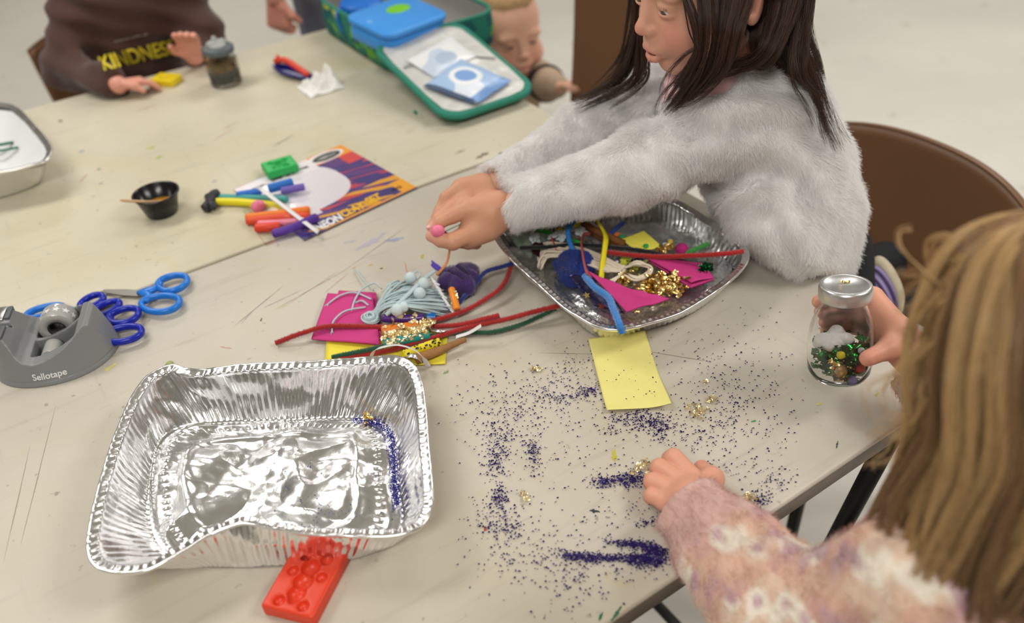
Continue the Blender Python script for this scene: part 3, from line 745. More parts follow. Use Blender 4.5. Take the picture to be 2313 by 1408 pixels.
scr = (u > .08) & (u < .62) & (v > .865) & (v < .90) & ((vnoise(np.stack([u * 60, v * 30, 0 * u], 1), 3, 4, 2)) > .1); c[scr] = srgb(60, 58, 66)
crd = mk('printed_card', (V, F), mat('printed_card', (1, 1, 1), .3, attr=True, coat=.3), pk, False, np.concatenate([c, np.tile(srgb(150, 140, 130), (len(V) - len(c), 1))]))
# block letters along the near edge
yl = mat('yellow_print', srgb(236, 182, 50), .4); wl = mat('white_print', (.8, .8, .8), .5)
ex = nrm(cB - cA); ey = nrm(cD - cA); Mc = basis(ex, ey); Wd = np.linalg.norm(cB - cA)
for s_, u0, v0, sz, m_, sk in (('NEON', .24, .07, .026, wl, .3), ('CLAY', .46, .085, .026, yl, .3), ('SET', .66, .10, .026, yl, .3), ('10 PCS', .88, .10, .010, mat('black_print', (.02, .02, .02), .5), 0)):
    tv, tf = text_mesh(s_, sz, .0002, sk, .0012 if sz > .02 else 0, .62)
    mk('lettering', (tv @ Mc.T + cA + ex * u0 * Wd + (cD - cA) * v0 + [0, 0, .0004], tf), m_, pk, False)
# clear sleeve lying left of the card, with white lip
m_clear = mat('clear_film', (1, 1, 1), .08, trans=1.0, ior=1.12, alpha=.35)
sl = [at(560, 560, .002), at(650, 545, .006), at(700, 452, .012), at(590, 500, .006)]
mk('clear_sleeve', quad4([at(545, 470, .002), at(600, 556, .002), at(700, 525, .014), at(600, 428, .012)], 12, 12, .0003, lambda u, v: .004 * np.sin(np.pi * u) * np.sin(np.pi * v)), m_clear, pk)
a0, a1 = at(582, 426, .022), at(716, 528, .012)
mk('sleeve_lip', quad4([a0, a1, a1 + [.006, .006, .0], a0 + [.006, .006, .0]], 12, 4, .0012), mat('white_plastic', (.82, .81, .82), .3), pk)
stick('clay_stick', [at(485, 456, .006), at(540, 457, .006), at(640, 466, .007)], .0062, (236, 222, 30), 'yellow clay stick reaching to the black knot, beside the card pack')
stick('clay_stick', [at(494, 446, .006), at(560, 447, .006), at(650, 450, .008)], .0052, (62, 158, 160), 'teal clay stick between the yellow and blue sticks by the card pack')
stick('clay_stick', [at(535, 442, .008), at(590, 433, .010)], .0062, (24, 104, 200), 'short bright blue clay stick left of the white sleeve lip')
stick('clay_stick', [at(606, 427, .012), at(662, 412, .013)], .0075, (38, 112, 196), 'thick blue clay stick just under the green mould')
stick('clay_stick', [at(635, 432, .011), at(688, 422, .012)], .006, (112, 92, 180), 'lilac clay stick in clear film next to the blue ones on the pack')
stick('clay_stick', [at(555, 492, .008), at(640, 482, .010), at(700, 474, .010)], .0062, (238, 128, 38), 'orange clay stick lying above the red one beside the pack')
stick('clay_stick', [at(556, 501, .006), at(640, 491, .008), at(700, 488, .009)], .0060, (224, 74, 36), 'long red orange clay stick under the orange one beside the pack')
stick('clay_stick', [at(582, 506, .006), at(640, 503, .007), at(690, 498, .008)], .0050, (236, 140, 160), 'pale pink clay stick between the red sticks beside the pack')
stick('clay_stick', [at(577, 515, .006), at(605, 514, .007), at(633, 511, .006)], .0068, (226, 66, 40), 'short stubby red clay stick in front of the pink one')
stick('clay_stick', [at(615, 529, .006), at(660, 516, .008), at(718, 490, .010)], .0066, (86, 46, 152), 'purple clay stick pointing under the corner of the card pack')
stick('clay_knot', [at(462, 474, .006), at(474, 460, .009), at(482, 442, .010), at(494, 438, .008)], .0082, (42, 42, 44), 'twisted lump of black clay at the end of the yellow stick', group=None)
stick('clay_knot', [at(470, 444, .008), at(478, 462, .012), at(490, 470, .007)], .0062, (46, 46, 50), 'smaller bent strip of black clay over the black lump', group=None)
pb = mk('clay_ball', sdf([ell(at(583, 466, .010), (.011, .010, .009)), cap(at(583, 470, .012), at(590, 460, .020), .005)], .001), mat('pink_clay', srgb(236, 130, 160), .4)); tag(pb, 'small pink clay ball resting against the yellow clay stick', 'modelling clay')
gm = [at(*p, .004) for p in ((600, 378), (652, 363), (668, 392), (617, 408))]
gc = np.mean(gm, 0); mould(gc + [0, 0, .0005], gm[1] - gm[0], (.026, .021), .011, 'green silicone mould square lying on the card pack', mat('green_silicone', srgb(44, 178, 90), .4, sss=.1), [(0, 0, .010, 0), (-.45, .4, .005, 0), (.45, .4, .005, 0), (.3, -.5, .006, 0), (-.3, -.5, .006, 0)])

# ---- far jar, tissue, clip
m_glass = mat('clear_glass', (1, 1, 1), .02, trans=1.0, ior=1.45)
jt = thing('glass_jar', 'filled glass jar with a grey lid standing by the toddler in the brown hoodie', 'jar', 'glass jars')
jc = np.array([-.410, 1.372, TZ])
JZ = .74
def jcz(pr): return [(r, z * JZ) for r, z in pr]
mk('glass', lathe(jc, jcz([(0, .001), (.028, .001), (.031, .004), (.031, .070), (.024, .082), (.024, .090), (.0225, .090), (.0225, .081), (.029, .069), (.029, .006), (0, .004)]), 40), m_glass, jt)
mk('dark_filling', lathe(jc, jcz([(0, .0042), (.0275, .006), (.0280, .042), (0, .043)]), 32), mat('dark_green_bits', srgb(44, 52, 38), .35, bump=1, bscale=300, col2=srgb(12, 16, 12), vscale=160, bdist=.003), jt)
mk('orange_filling', lathe(jc, jcz([(0, .043), (.0280, .0425), (.0280, .064), (0, .070)]), 32), mat('mixed_bits', srgb(150, 110, 30), .4, bump=1, bscale=260, col2=srgb(60, 62, 36), vscale=120, bdist=.003), jt)
mk('lid', lathe(jc, jcz([(.030, .086), (.031, .088), (.031, .100), (.028, .103), (0, .104)]), 40), mat('grey_lid', srgb(92, 100, 104), .4), jt)
mk('lid_ornament', sdf([ell(jc + [0, 0, .077], (.018, .018, .006)), cap(jc + [0, 0, .079], jc + [-.002, 0, .092], .010, .005), cap(jc + [.004, .002, .079], jc + [.014, .0, .083], .005), cap(jc + [-.004, -.002, .079], jc + [-.014, -.0, .083], .005)], .0015), mat('grey_moulded', srgb(168, 172, 168), .5), jt)
tk = at(722, 205, 0)
ts = mk('tissue', grid(lambda u, v: np.stack([tk[0] + .008 + (u - .5) * .075, tk[1] + .012 + (v - .5) * .07, TZ + .0015 + .034 * np.abs(vnoise(np.stack([u * 3, v * 3, 0 * u], -1), 2.3, 2, 3)) * (1 - (2 * u - 1) ** 4) * (1 - (2 * v - 1) ** 4) + .018 * np.exp(-((u - .75) ** 2 + (v - .6) ** 2) * 18)], -1), 36, 36, .0008), mat('white_tissue', (.86, .85, .82), .9))
tag(ts, 'crumpled white paper tissue on the far table', 'tissue')
# blue shell with red fingers of clay
sh = thing('paint_boat', 'dark blue boat shaped piece heaped with red clay, near the tissue', 'craft piece')
b0, b1 = at(618, 150, .006), at(706, 182, .004); bx = b1 - b0
def boat(u, v):
    s = (2 * v - 1); w = .019 * np.sin(np.pi * np.clip(u, .02, .98)) ** .7
    n = nrm(np.cross([0, 0, 1.], bx)); P = b0 + bx * u[..., None] + n * (s * w)[..., None]; P[..., 2] = TZ + .002 + .010 * s ** 2; return P
mk('shell', grid(boat, 24, 12, .0015), mat('navy_gloss', srgb(26, 32, 120), .25), sh)
mk('red_clay', join([rod([b0 + bx * .08 + [0, .004, .012], b0 + bx * .4 + [0, .006, .022], b0 + bx * .75 + [0, .002, .014], b0 + bx * .92 + [0, 0, .008]], .0062, 12, 24, .6), rod([b0 + bx * .2 + [0, .004, .010], b0 + bx * .24 + [0, .012, .028]], .0035, 10, 8)]), mat('red_clay', srgb(220, 66, 44), .45), sh)

# ---- lunch bag
m_teal = mat('teal_fabric', srgb(46, 132, 112), .8, bump=.3, bscale=500)
m_print = mat('leaf_print_fabric', srgb(40, 128, 108), .8, bump=.2, bscale=500)
nt = m_print.node_tree; tc = nt.nodes.new('ShaderNodeTexCoord'); vo = nt.nodes.new('ShaderNodeTexVoronoi'); vo.inputs['Scale'].default_value = 42
cr_ = nt.nodes.new('ShaderNodeValToRGB'); cr_.color_ramp.interpolation = 'CONSTANT'
for i, (p, c_) in enumerate([(0, srgb(36, 122, 104)), (.42, srgb(96, 170, 60)), (.62, srgb(24, 92, 96)), (.82, srgb(190, 196, 50))]):
    e = cr_.color_ramp.elements[i] if i < 2 else cr_.color_ramp.elements.new(p); e.position = p; e.color = (*c_, 1)
nt.links.new(tc.outputs['Object'], vo.inputs['Vector']); sp = nt.nodes.new('ShaderNodeSeparateColor'); nt.links.new(vo.outputs['Color'], sp.inputs[0]); nt.links.new(sp.outputs[0], cr_.inputs[0]); nt.links.new(cr_.outputs[0], nt.nodes['Principled BSDF'].inputs['Base Color'])
m_lining = mat('silver_lining', srgb(206, 206, 202), .38, bump=.5, bscale=38, metal=.15, bdist=.004)
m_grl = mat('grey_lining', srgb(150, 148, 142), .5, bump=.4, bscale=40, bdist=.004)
bg = thing('lunch_bag', 'open teal leaf print lunch bag with silver lined lid folded towards us', 'lunch bag')
bc = np.array([-.012, 1.345, TZ]); bw, bd, bh = .128, .178, .072
Ro = [rring(bw - k, bd - k, .05, 64, z) for z, k in ((0, .006), (.006, 0), (bh * .5, -.003), (bh, 0))]
Ri = [rring(bw - .006 - k, bd - .006 - k, .046, 64, z) for z, k in ((bh, 0), (bh * .5, -.002), (.008, .003))]
V, F = loft(Ro, True, True, False); mk('side_wall', (V + bc, F), m_print, bg)
V, F = loft(Ri, True, False, True); mk('inner_lining', (V + bc, F), m_grl, bg)
mk('zip_edge', tube(rring(bw - .003, bd - .003, .048, 80, bh) + bc, .0042, 8, closed=True), m_teal, bg)
lh0, lh1 = at(872, 96, .074), at(1046, 42, .074); ln0, ln1 = at(978, 276, .022), at(1196, 208, .022)
lcx = (lh0 + lh1 + ln0 + ln1) / 4; ex = nrm((lh1 + ln1) - (lh0 + ln0)); ey = nrm((lh0 + lh1) - (ln0 + ln1)); hw = .5 * np.linalg.norm((lh1 + ln1) - (lh0 + ln0)) / 2; hl = np.linalg.norm((lh0 + lh1) - (ln0 + ln1)) / 4
Ml = basis(ex, ey); print('lid', hw, hl)
hw, hl = hw + .006, hl + .004
V, F = loft([rring(hw - k, hl - k, .042, 64, z) for z, k in ((-.014, .006), (-.008, 0), (-.002, 0), (.001, .002), (.001, .010), (-.003, .0105))], True, True, True)
lid = mk('lid', (V @ Ml.T + lcx, F), m_teal, bg)
def lining(u, v):
    s, t = 2 * u - 1, 2 * v - 1; w, d = hw - .009, hl - .009
    # squircle mapping
    x = s * np.sqrt(1 - t * t * .13); y = t * np.sqrt(1 - s * s * .13)
    z = .0004 + .0035 * vnoise(np.stack([x, y, 0 * x], -1), 7, 6, 3) * (1 - np.maximum(abs(s), abs(t)) ** 4)
    return np.stack([x * w, y * d, z], -1) @ Ml.T + lcx
mk('lid_lining', grid(lining, 50, 60), m_lining, lid)
def pocket(u, v):     # mesh pocket over near part of the lid
    s = 2 * u - 1; y = -1 + (1.05 + .30 * (1 - s * s) * .6 - .22 * s) * v
    z = .003 + .006 * np.sin(np.pi * np.clip(v, 0, 1)) * (1 - s ** 4)
    return np.stack([s * (hw - .014), y * (hl - .014), z], -1) @ Ml.T + lcx
mk('pocket_trim', tube(pocket(np.linspace(0.02, .98, 30)[None], np.ones((1, 30)))[0], .0014, 8), mat('grey_trim', srgb(128, 128, 130), .6), lid)
mk('zip_pull', rod([at(936, 250, .03), at(941, 258, .02)], .003, 8, 8), m_teal, bg)
# wipes packet in the lid
wp = thing('wipes_packet', 'pale blue wipes packet with a white ring lying in the lunch bag lid', 'packet')
def lp(x, y, z=.006): return lcx + Ml @ np.array([x * hw, y * hl, z])
def wpk(u, v):
    P = np.array(lp(0, 0)) * 0
    a, b_, c_, d_ = lp(-.84, -.26, .006), lp(-.34, -.93, .006), lp(.62, -.72, .007), lp(.20, .02, .009)
    u_, v_ = u[..., None], v[..., None]; Q = (1 - u_) * (1 - v_) * a + u_ * (1 - v_) * b_ + u_ * v_ * c_ + (1 - u_) * v_ * d_
    return Q + (Ml[:, 2] * ((.008 * (1 - (2 * u - 1) ** 4) * (1 - (2 * v - 1) ** 4) + .0012 * vnoise(np.stack([u, v, 0 * u], -1), 9, 3, 2)))[..., None])
nu = 70; V, F = grid(wpk, nu, nu, .001); u = np.repeat(np.linspace(0, 1, nu), nu); v = np.tile(np.linspace(0, 1, nu), nu)
c = np.tile(srgb(168, 198, 234), (nu * nu, 1)); w2 = vnoise(np.stack([u, v, 0 * u], 1), 6, 8, 3); c[w2 > .25] = srgb(226, 234, 244); c[(u > .85)] = srgb(120, 160, 215); c[(v < .08)] = srgb(70, 90, 120)
rr = np.hypot(u - .42, (v - .55)); c[rr < .27] = srgb(240, 243, 247); c[rr < .18] = srgb(128, 168, 222)
mk('film', (V, F), mat('wipes_film', (1, 1, 1), .3, attr=True), wp, True, np.concatenate([c, np.tile(srgb(150, 180, 215), (nu * nu, 1))]))
w2_ = thing('wipes_packet', 'faded white wipes packet lying higher in the lunch bag lid', 'packet')
def wpk2(u, v):
    a, b_, c_, d_ = lp(-.66, .38, .004), lp(-.52, -.14, .004), lp(.55, .02, .004), lp(.50, .62, .004)
    u_, v_ = u[..., None], v[..., None]; Q = (1 - u_) * (1 - v_) * a + u_ * (1 - v_) * b_ + u_ * v_ * c_ + (1 - u_) * v_ * d_
    return Q + (Ml[:, 2] * ((.005 * (1 - (2 * u - 1) ** 4) * (1 - (2 * v - 1) ** 4)))[..., None])
V, F = grid(wpk2, nu, nu, .001); c = np.tile(srgb(232, 234, 236), (nu * nu, 1)); c[(w2 > .1) & (v < .6)] = srgb(196, 210, 228); c[np.hypot((u - .65) * .8, v - .5) < .2] = srgb(176, 192, 216)
mk('film', (V, F), mat('wipes_film', (1, 1, 1), .3, attr=True), w2_, True, np.concatenate([c, np.tile(srgb(190, 200, 215), (nu * nu, 1))]))
# lunch box
lb = thing('lunch_box', 'bright blue plastic lunch box with a green oval, in the bag', 'lunch box')
k4 = [at(*p, .095) for p in ((836, 52), (1000, 0), (1018, 28), (872, 92))]
lbc = np.mean([at(840, 50, .09), at(1020, 30, .09), at(1000, 0, .09), at(875, 92, .09)], 0)
ex = nrm(at(1018, 32, .09) - at(872, 92, .09)); Mb = basis(ex + [0, 0, -.02], np.cross([0, 0, 1.], ex) + np.array([0, 0, .12]))
o_ = (at(1018, 32, .09) + at(872, 92, .09)) / 2 + Mb[:, 1] * .062 
mk('box', rbox(o_ - Mb[:, 2] * .022, (.078, .062, .018), .022, Mb), mat('sky_blue_plastic', srgb(62, 150, 232), .35), lb)
mk('lid', rbox(o_, (.082, .066, .005), .025, Mb), mat('sky_blue_plastic', (1, 1, 1)), lb)
mk('green_oval', sphere(o_ + Mb @ np.array([.020, .020, .0052]), (.028, .018, .0018), 40, Mb), mat('lime_plastic', srgb(116, 196, 40), .4), lb)
mk('small_logo', sphere(o_ + Mb @ np.array([-.062, .010, .0052]), (.006, .006, .0008), 16, Mb), mat('pale_blue_print', srgb(120, 180, 240), .4), lb)
cn = thing('blue_container', 'royal blue rimmed container standing inside the back of the lunch bag', 'container')
cc = at(815, 2, .08); cc[2] = TZ + .009
mk('tub', lathe(cc, [(0, 0), (.038, 0), (.040, .003), (.043, .060), (.040, .060), (.038, .006), (0, .005)], 40), mat('grey_tub', srgb(140, 142, 140), .5), cn)
mk('lid', lathe(cc, [(.046, .058), (.047, .062), (.046, .070), (.040, .073), (0, .073)], 40), mat('royal_blue_plastic', srgb(24, 110, 205), .35), cn)
mk('strap', tube(cmr([cc + [-.048, 0, .066], cc + [-.062, -.008, .058], cc + [-.060, -.02, .022]], 14), .003, 8), mat('royal_blue_plastic', (1, 1, 1)), cn)
# ================================================================ craft pile and the filled tray
def lift(o, dz): 
    return o
def pipe(pts, col, label, r=.0034, group='pipe cleaners', n=None):
    P0 = np.array([at(*p) for p in pts]); L_ = np.linalg.norm(np.diff(P0, axis=0), axis=1).sum(); n = int(L_ / .0011) | 1
    Q = cmr(P0, n); rr = np.where(np.arange(n) % 2 == 0, r, r * .74)
    o = mk('pipe_cleaner', tube(Q, rr, 12, jit=.12), mat('chenille_%d_%d_%d' % col, srgb(*col), .85, sheen=.5, var=.25, vscale=900), None, True)
    S = []; Tn, U, B = frames(Q); N_ = int(L_ * 9000); k = rng.integers(1, n - 1, N_); a = rng.uniform(0, 6.283, N_)
    d = U[k] * np.cos(a)[:, None] + B[k] * np.sin(a)[:, None] + Tn[k] * rng.normal(0, .25, N_)[:, None]
    P = Q[k][:, None] + d[:, None] * (r * np.array([.6, 1.0, 1.28]))[None, :, None]
    P[..., 2] = np.maximum(P[..., 2], TZ + .0004)
    strands('bristles', P, .00012, MC['chenille_%d_%d_%d' % col], o)
    return tag(o, label, 'pipe cleaner', group)
RED, DGR, NAVY = (176, 26, 22), (22, 84, 52), (24, 44, 130)
def sheet(name, c, th, m, label, cat, amp=.002, seed=1, nx=24, group=None, par=None):
    o = mk(name, quad4([at(*p) for p in c], nx, nx, th, lambda u, v: amp * (vnoise(np.stack([u * 3, v * 3, 0 * u], -1), 1.6, seed, 3) + .6)), m, par)
    if par is None: tag(o, label, cat, group)
    return o
m_pink = mat('hot_pink_felt', srgb(200, 56, 128), .75, bump=.15, bscale=600)
m_yel = mat('yellow_paper', srgb(236, 220, 66), .7)
m_pyel = mat('pale_yellow_note', srgb(236, 228, 140), .65)
sheet('paper_square', [(738, 768, .001), (1013, 744, .001), (1006, 824, .001), (733, 832, .001)], .0012, m_yel, 'bright yellow paper square under the pink felt and pipe cleaners', 'paper', .0006, 3)
sheet('felt_square', [(766, 659, .0035), (850, 664, .0035), (864, 770, .0035), (728, 764, .003)], .0018, m_pink, 'lower pink felt square showing behind the top one', 'felt', .0012, 5, group='pink felt squares')
sheet('felt_square', [(741, 666, .006), (842, 672, .007), (860, 782, .007), (704, 769, .004)], .0018, m_pink, 'upper wrinkled pink felt square under the white string ends', 'felt', .002, 8, group='pink felt squares')
pipe([(623, 775, .004), (676, 755, .012), (736, 738, .013), (800, 737, .012), (872, 739, .010), (930, 733, .009), (987, 722, .011), (1040, 706, .010), (1084, 684, .012), (1130, 651, .016), (1148, 621, .020), (1158, 585, .026)], RED, 'longest red pipe cleaner, curving up to the corner of the craft tray')
pipe([(1270, 689, .022), (1200, 706, .018), (1145, 721, .014), (1054, 741, .011), (963, 768, .010), (872, 793, .007), (800, 806, .006), (769, 812, .005)], RED, 'red pipe cleaner running beside the dark green one through the pile')
pipe([(1128, 713, .018), (1090, 722, .016), (1039, 734, .013), (985, 738, .010), (930, 742, .004)], RED, 'shorter red pipe cleaner ending above the other red one', .0036)
pipe([(1255, 698, .012), (1215, 717, .008), (1175, 734, .006), (1114, 750, .005), (1054, 752, .006), (980, 758, .008), (903, 773, .012), (842, 788, .012), (790, 799, .010), (750, 807, .007)], DGR, 'dark green pipe cleaner crossing the bottom of the craft pile', .0030)
pipe([(1172, 591, .030), (1130, 604, .026), (1096, 615, .022), (1072, 645, .014), (1039, 682, .008), (1028, 706, .006)], NAVY, 'navy blue pipe cleaner bent round the purple pompom', .0030)

def crod(pts, r, col, label, cat='craft stick', name='craft_stick', rough=.4, flakes=0, group='wrapped craft sticks', fs=.006, fm=None, seed=1, **k):
    P = [at(*p) for p in pts]; t = thing(name, label, cat, group)
    mk('rod', rod(P, r, 16, 30, .85), mat('rod_%d_%d_%d' % col, srgb(*col), rough, **k), t)
    if flakes: mk('gold_flakes', stick_flakes(P, r, flakes, fs, seed), fm or m_paleg, t)['kind'] = 'stuff'
    return t
crod([(864, 719, .016), (910, 720, .016), (958, 718, .016)], .0052, (84, 44, 130), 'glossy purple roll with a gold flake, topmost of the craft rolls', flakes=9, fs=.007, rough=.25, seed=2)
crod([(964, 717, .012), (984, 717, .011)], .0054, (30, 116, 196), 'short blue roll stub at the end of the purple roll', rough=.2)
crod([(862, 748, .016), (905, 742, .016), (946, 736, .016)], .0062, (228, 128, 38), 'orange roll with gold flakes, below the purple roll', flakes=26, fs=.005, seed=3, var=.2)
crod([(950, 733, .014), (980, 737, .013)], .0056, (110, 20, 24), 'dark red stub thick with gold flakes, right of the orange roll', flakes=60, fs=.005, seed=4)
crod([(866, 775, .015), (920, 766, .015), (970, 756, .014)], .0058, (36, 148, 150), 'teal roll speckled with gold flakes', flakes=70, fs=.005, seed=5)
crod([(868, 764, .018), (915, 755, .018), (960, 748, .018)], .0050, (200, 170, 80), 'roll fully crusted in gold flakes above the teal roll', flakes=150, fs=.0055, seed=6)
crod([(912, 802, .010), (955, 786, .011), (994, 773, .010)], .0058, (236, 214, 40), 'yellow roll with dark specks beside the wooden stick', flakes=46, fs=.0028, fm=mat('dark_flakes', (.03, .04, .10), .3, metal=.6), seed=7)
crod([(1020, 653, .022), (1026, 676, .020), (1033, 700, .014)], .0046, (238, 142, 44), 'short upright orange roll leaning on the purple pompom', flakes=5, fs=.005, seed=8)
wd = mk('wooden_stick', tube(cmr([at(938, 812, .008), at(990, 793, .010), at(1051, 767, .012)], 30), np.linspace(.0072, .0036, 30) * (1 + .03 * rng.normal(size=30)), 12, .8), mat('brown_wood', srgb(160, 112, 62), .6, var=.3, vscale=60, bump=.4, bscale=150)); tag(wd, 'brown tapered wooden stick at the lower right of the craft pile', 'stick')
def ribbon(name, pts, w, m, label, cat='ribbon', axis=(0, 0, 1.0), n=50, th=.0005, group=None, tw=0.0):
    Q = cmr([at(*p) for p in pts], n); Tn, _, _ = frames(Q); ax_ = np.asarray(axis, float)
    s = np.cross(Tn, ax_); s /= np.linalg.norm(s, axis=1)[:, None] + 1e-9
    if tw: up = np.cross(s, Tn); a = np.linspace(0, tw, n)[:, None]; s = s * np.cos(a) + up * np.sin(a)
    V, F = grid(lambda u, v: Q[(u * (n - 1)).round().astype(int)] + s[(u * (n - 1)).round().astype(int)] * ((v - .5) * w)[..., None], n, 4, th)
    o = mk(name, (V, F), m); return tag(o, label, cat, group)
m_wrib = mat('white_satin', srgb(226, 224, 224), .35)
ribbon('ribbon', [(838, 808, .012), (845, 794, .026), (860, 786, .034), (897, 780, .036), (933, 790, .032), (955, 808, .022), (968, 830, .004)], .0058, m_wrib, 'curled white ribbon arching over the rim side of the pile', n=70, tw=.9, group='ribbons')
ribbon('ribbon', [(1030, 762, .012), (1060, 752, .018), (1087, 736, .026)], .0062, m_wrib, 'short straight white ribbon end sticking up past the red pipe cleaners', group='ribbons')
ribbon('ribbon', [(912, 809, .010), (925, 804, .016), (940, 806, .016), (951, 816, .008)], .007, mat('silver_ribbon', (.75, .75, .76), .25, metal=.9), 'silver ribbon loop tucked against the foil tray rim', n=40, group='ribbons')
ribbon('ribbon', [(975, 745, .012), (995, 748, .015), (1012, 744, .012)], .006, MC['silver_ribbon'], 'scrap of silver ribbon right of the flaked rolls', group='ribbons')

# ---- pale blue tassel trim
m_yarn = mat('pale_blue_yarn', srgb(186, 204, 208), .8)
tt = thing('tassel_trim', 'bundle of pale blue tassel strings with small pompoms on the pink felt', 'tassel trim')
VF = []; g = np.random.default_rng(5)
for i in range(95):
    f = i / 94; kx, ky = 842 + g.normal(0, 4), 716 + g.normal(0, 3)
    ex_ = 1018 - 60 * abs(f - .72) + g.normal(0, 7) - 80 * (f < .3) * (.3 - f) * 3; ey_ = 634 + f * 76 + g.normal(0, 4)
    if f < .15: ex_ -= 10
    mx_ = 868 + f * 14 + g.normal(0, 4); my_ = 672 + 20 * f + g.normal(0, 3)
    z = .010 + .016 * g.uniform() 
    pts = [at(kx, ky, .010 + .004 * g.uniform()), at(mx_, my_, z + .004), at((mx_ + ex_) / 2 + g.normal(0, 5), (my_ + ey_) / 2 - 10 + f * 8 + g.normal(0, 3), z + .005), at(ex_, ey_, max(.004, z - .004 - .012 * f))]
    VF.append(tube(cmr(pts, 16), .00105, 6))
mk('strings', join(VF), m_yarn, tt)['kind'] = 'stuff'
kc = at(838, 724, .010)
KT = []
for i in range(12):
    r_ = .0035 + .0007 * i; th = np.linspace(0, 6.283, 24, endpoint=False); q = kc + np.stack([np.cos(th) * r_ * .95, np.sin(th) * r_ * 1.1, .003 + .002 * np.sin(th + i) + .0045 * (1 - i / 12) + 0 * th], 1)
    KT.append(tube(q, .0011, 6, closed=True))
mk('knot', join([sphere(kc + [0, 0, .001], (.0095, .0105, .006), 16)] + KT), m_yarn, tt)
tb_ = cmr([at(982, 612, .030), at(955, 632, .034), at(925, 662, .034), (at(895, 690, .030)), at(872, 712, .022)], 60)
mk('braid', tube(tb_, np.where(np.arange(60) % 2, .0034, .0028), 10, .55), m_yarn, tt)
for q in ((927, 628, .030), (957, 641, .034), (948, 663, .032), (912, 694, .030), (897, 701, .028)):
    mk('pompom', sphere(at(*q), .0078 if q[0] != 912 else .0066, 20), mat('pale_pompom', srgb(206, 222, 226), .9, bump=.4, bscale=900), tt)
mk('loop', tube(cmr([at(932, 630, .026), at(935, 618, .028), at(945, 613, .029), at(949, 622, .028), at(940, 632, .027)], 20), .0012, 6), m_yarn, tt)
fr = []
for i in range(16):
    x, y = 966 + i * 3.6, 622 + i * 5.6; p = at(x, y, .03 - i * .0012); e = at(x + 13 + g.normal(0, 2), y + 10 + g.normal(0, 2), .028 - i * .0014)
    fr.append(tube(cmr([p, (p + e) / 2 + [0, 0, .001], e], 6), [.0010, .0011, .0013, .0016, .0018, .0020], 6))
mk('fringe', join(fr), mat('white_yarn', srgb(222, 224, 226), .8), tt)
for pts in ([(805, 612, .004), (822, 634, .006), (843, 656, .010)], [(791, 718, .008), (801, 679, .012), (819, 653, .016), (846, 640, .020), (862, 652, .018)], [(742, 686, .009), (768, 668, .011), (800, 661, .012), (838, 676, .014)],
            [(750, 746, .010), (754, 725, .012), (780, 703, .014), (826, 694, .014)], [(806, 683, .011), (818, 680, .015), (832, 690, .013)]):
    Q = cmr([at(*p) for p in pts], 30); ends = [tube(cmr([Q[0], Q[0] + nrm(Q[0] - Q[2] + g.normal(0, .0004, 3)) * .005 + np.array([g.normal(0, .0014), g.normal(0, .0014), -.0012])], 3), [.0008, .0006, .0003], 5) for _ in range(6)]
    mk('loose_string', join([tube(Q, .0012, 7)] + ends), m_yarn, tt)

# ---- purple fabric pompom
pc = at(1040, 632, .014)
m_purp = mat('purple_velvet', srgb(62, 24, 106), .85, sheen=.6, var=.3, vscale=120)
pt_ = thing('velvet_bundle', 'folded purple velvet bundle between the tassels and the craft tray', 'fabric')
def fold(val, X, Y, Z):
    x, y, z = X - pc[0], Y - pc[1], Z - pc[2]
    a = np.arctan2(y, x); r = np.sqrt(x * x + y * y)
    R_ = .027 + .003 * np.sin(a * 3 + .5) + .002 * np.sin(a * 7)
    d = np.sqrt((r / R_) ** 2 + (z / (.018)) ** 2) - 1; d = d * .018
    sl = np.sqrt(((x - .004 - .002 * np.sin(z * 200)) / .0045) ** 2 + ((y - .004) / .019) ** 2 + ((z - .016) / .018) ** 2) - 1
    d = np.maximum(d, -sl * .005)
    sl = np.sqrt(((x + .010 + y * .3) / .002) ** 2 + ((y + .004) / .018) ** 2 + ((z - .016) / .008) ** 2) - 1; d = np.maximum(d, -sl * .003)
    return np.maximum(d, TZ + .0006 - Z + 0 * d)
vf = sdf([], .0013, fold, box=(pc - [.036, .036, .016], pc + [.036, .036, .024]))
b_ = mk('cloth', vf, m_purp, pt_); fur('pile', vf, 5000, .0032, (0, 0, -1), m_purp, b_, 3, .00014, lift=.8)
mk('frayed_end', join([rod([at(1000, 612, .012), at(988 + g.normal(0, 2), 604 + g.normal(0, 3), .014), at(976 + g.normal(0, 3), 597 + g.normal(0, 5), .010)], .0016, 6, 8) for _ in range(8)]), mat('violet_cloth', srgb(84, 60, 176), .7), pt_)

# ---- orange rubber strips, one dangling from the hand
m_ostrip = mat('orange_lace', srgb(206, 130, 78), .5)
ribbon('craft_lace', [(1016, 560, .052), (1010, 590, .040), (1000, 606, .034), (986, 622, .026)], .0034, m_ostrip, 'orange lace hanging from the pinched hand down to the purple velvet', 'lace', (1, .3, 0), th=.001, group='orange laces')
ribbon('craft_lace', [(914, 595, .022), (917, 610, .024), (924, 626, .020)], .0036, mat('peach_lace', srgb(226, 160, 130), .5), 'short peach lace poking out behind the tassels', 'lace', (1, .3, 0), th=.001, group='orange laces')

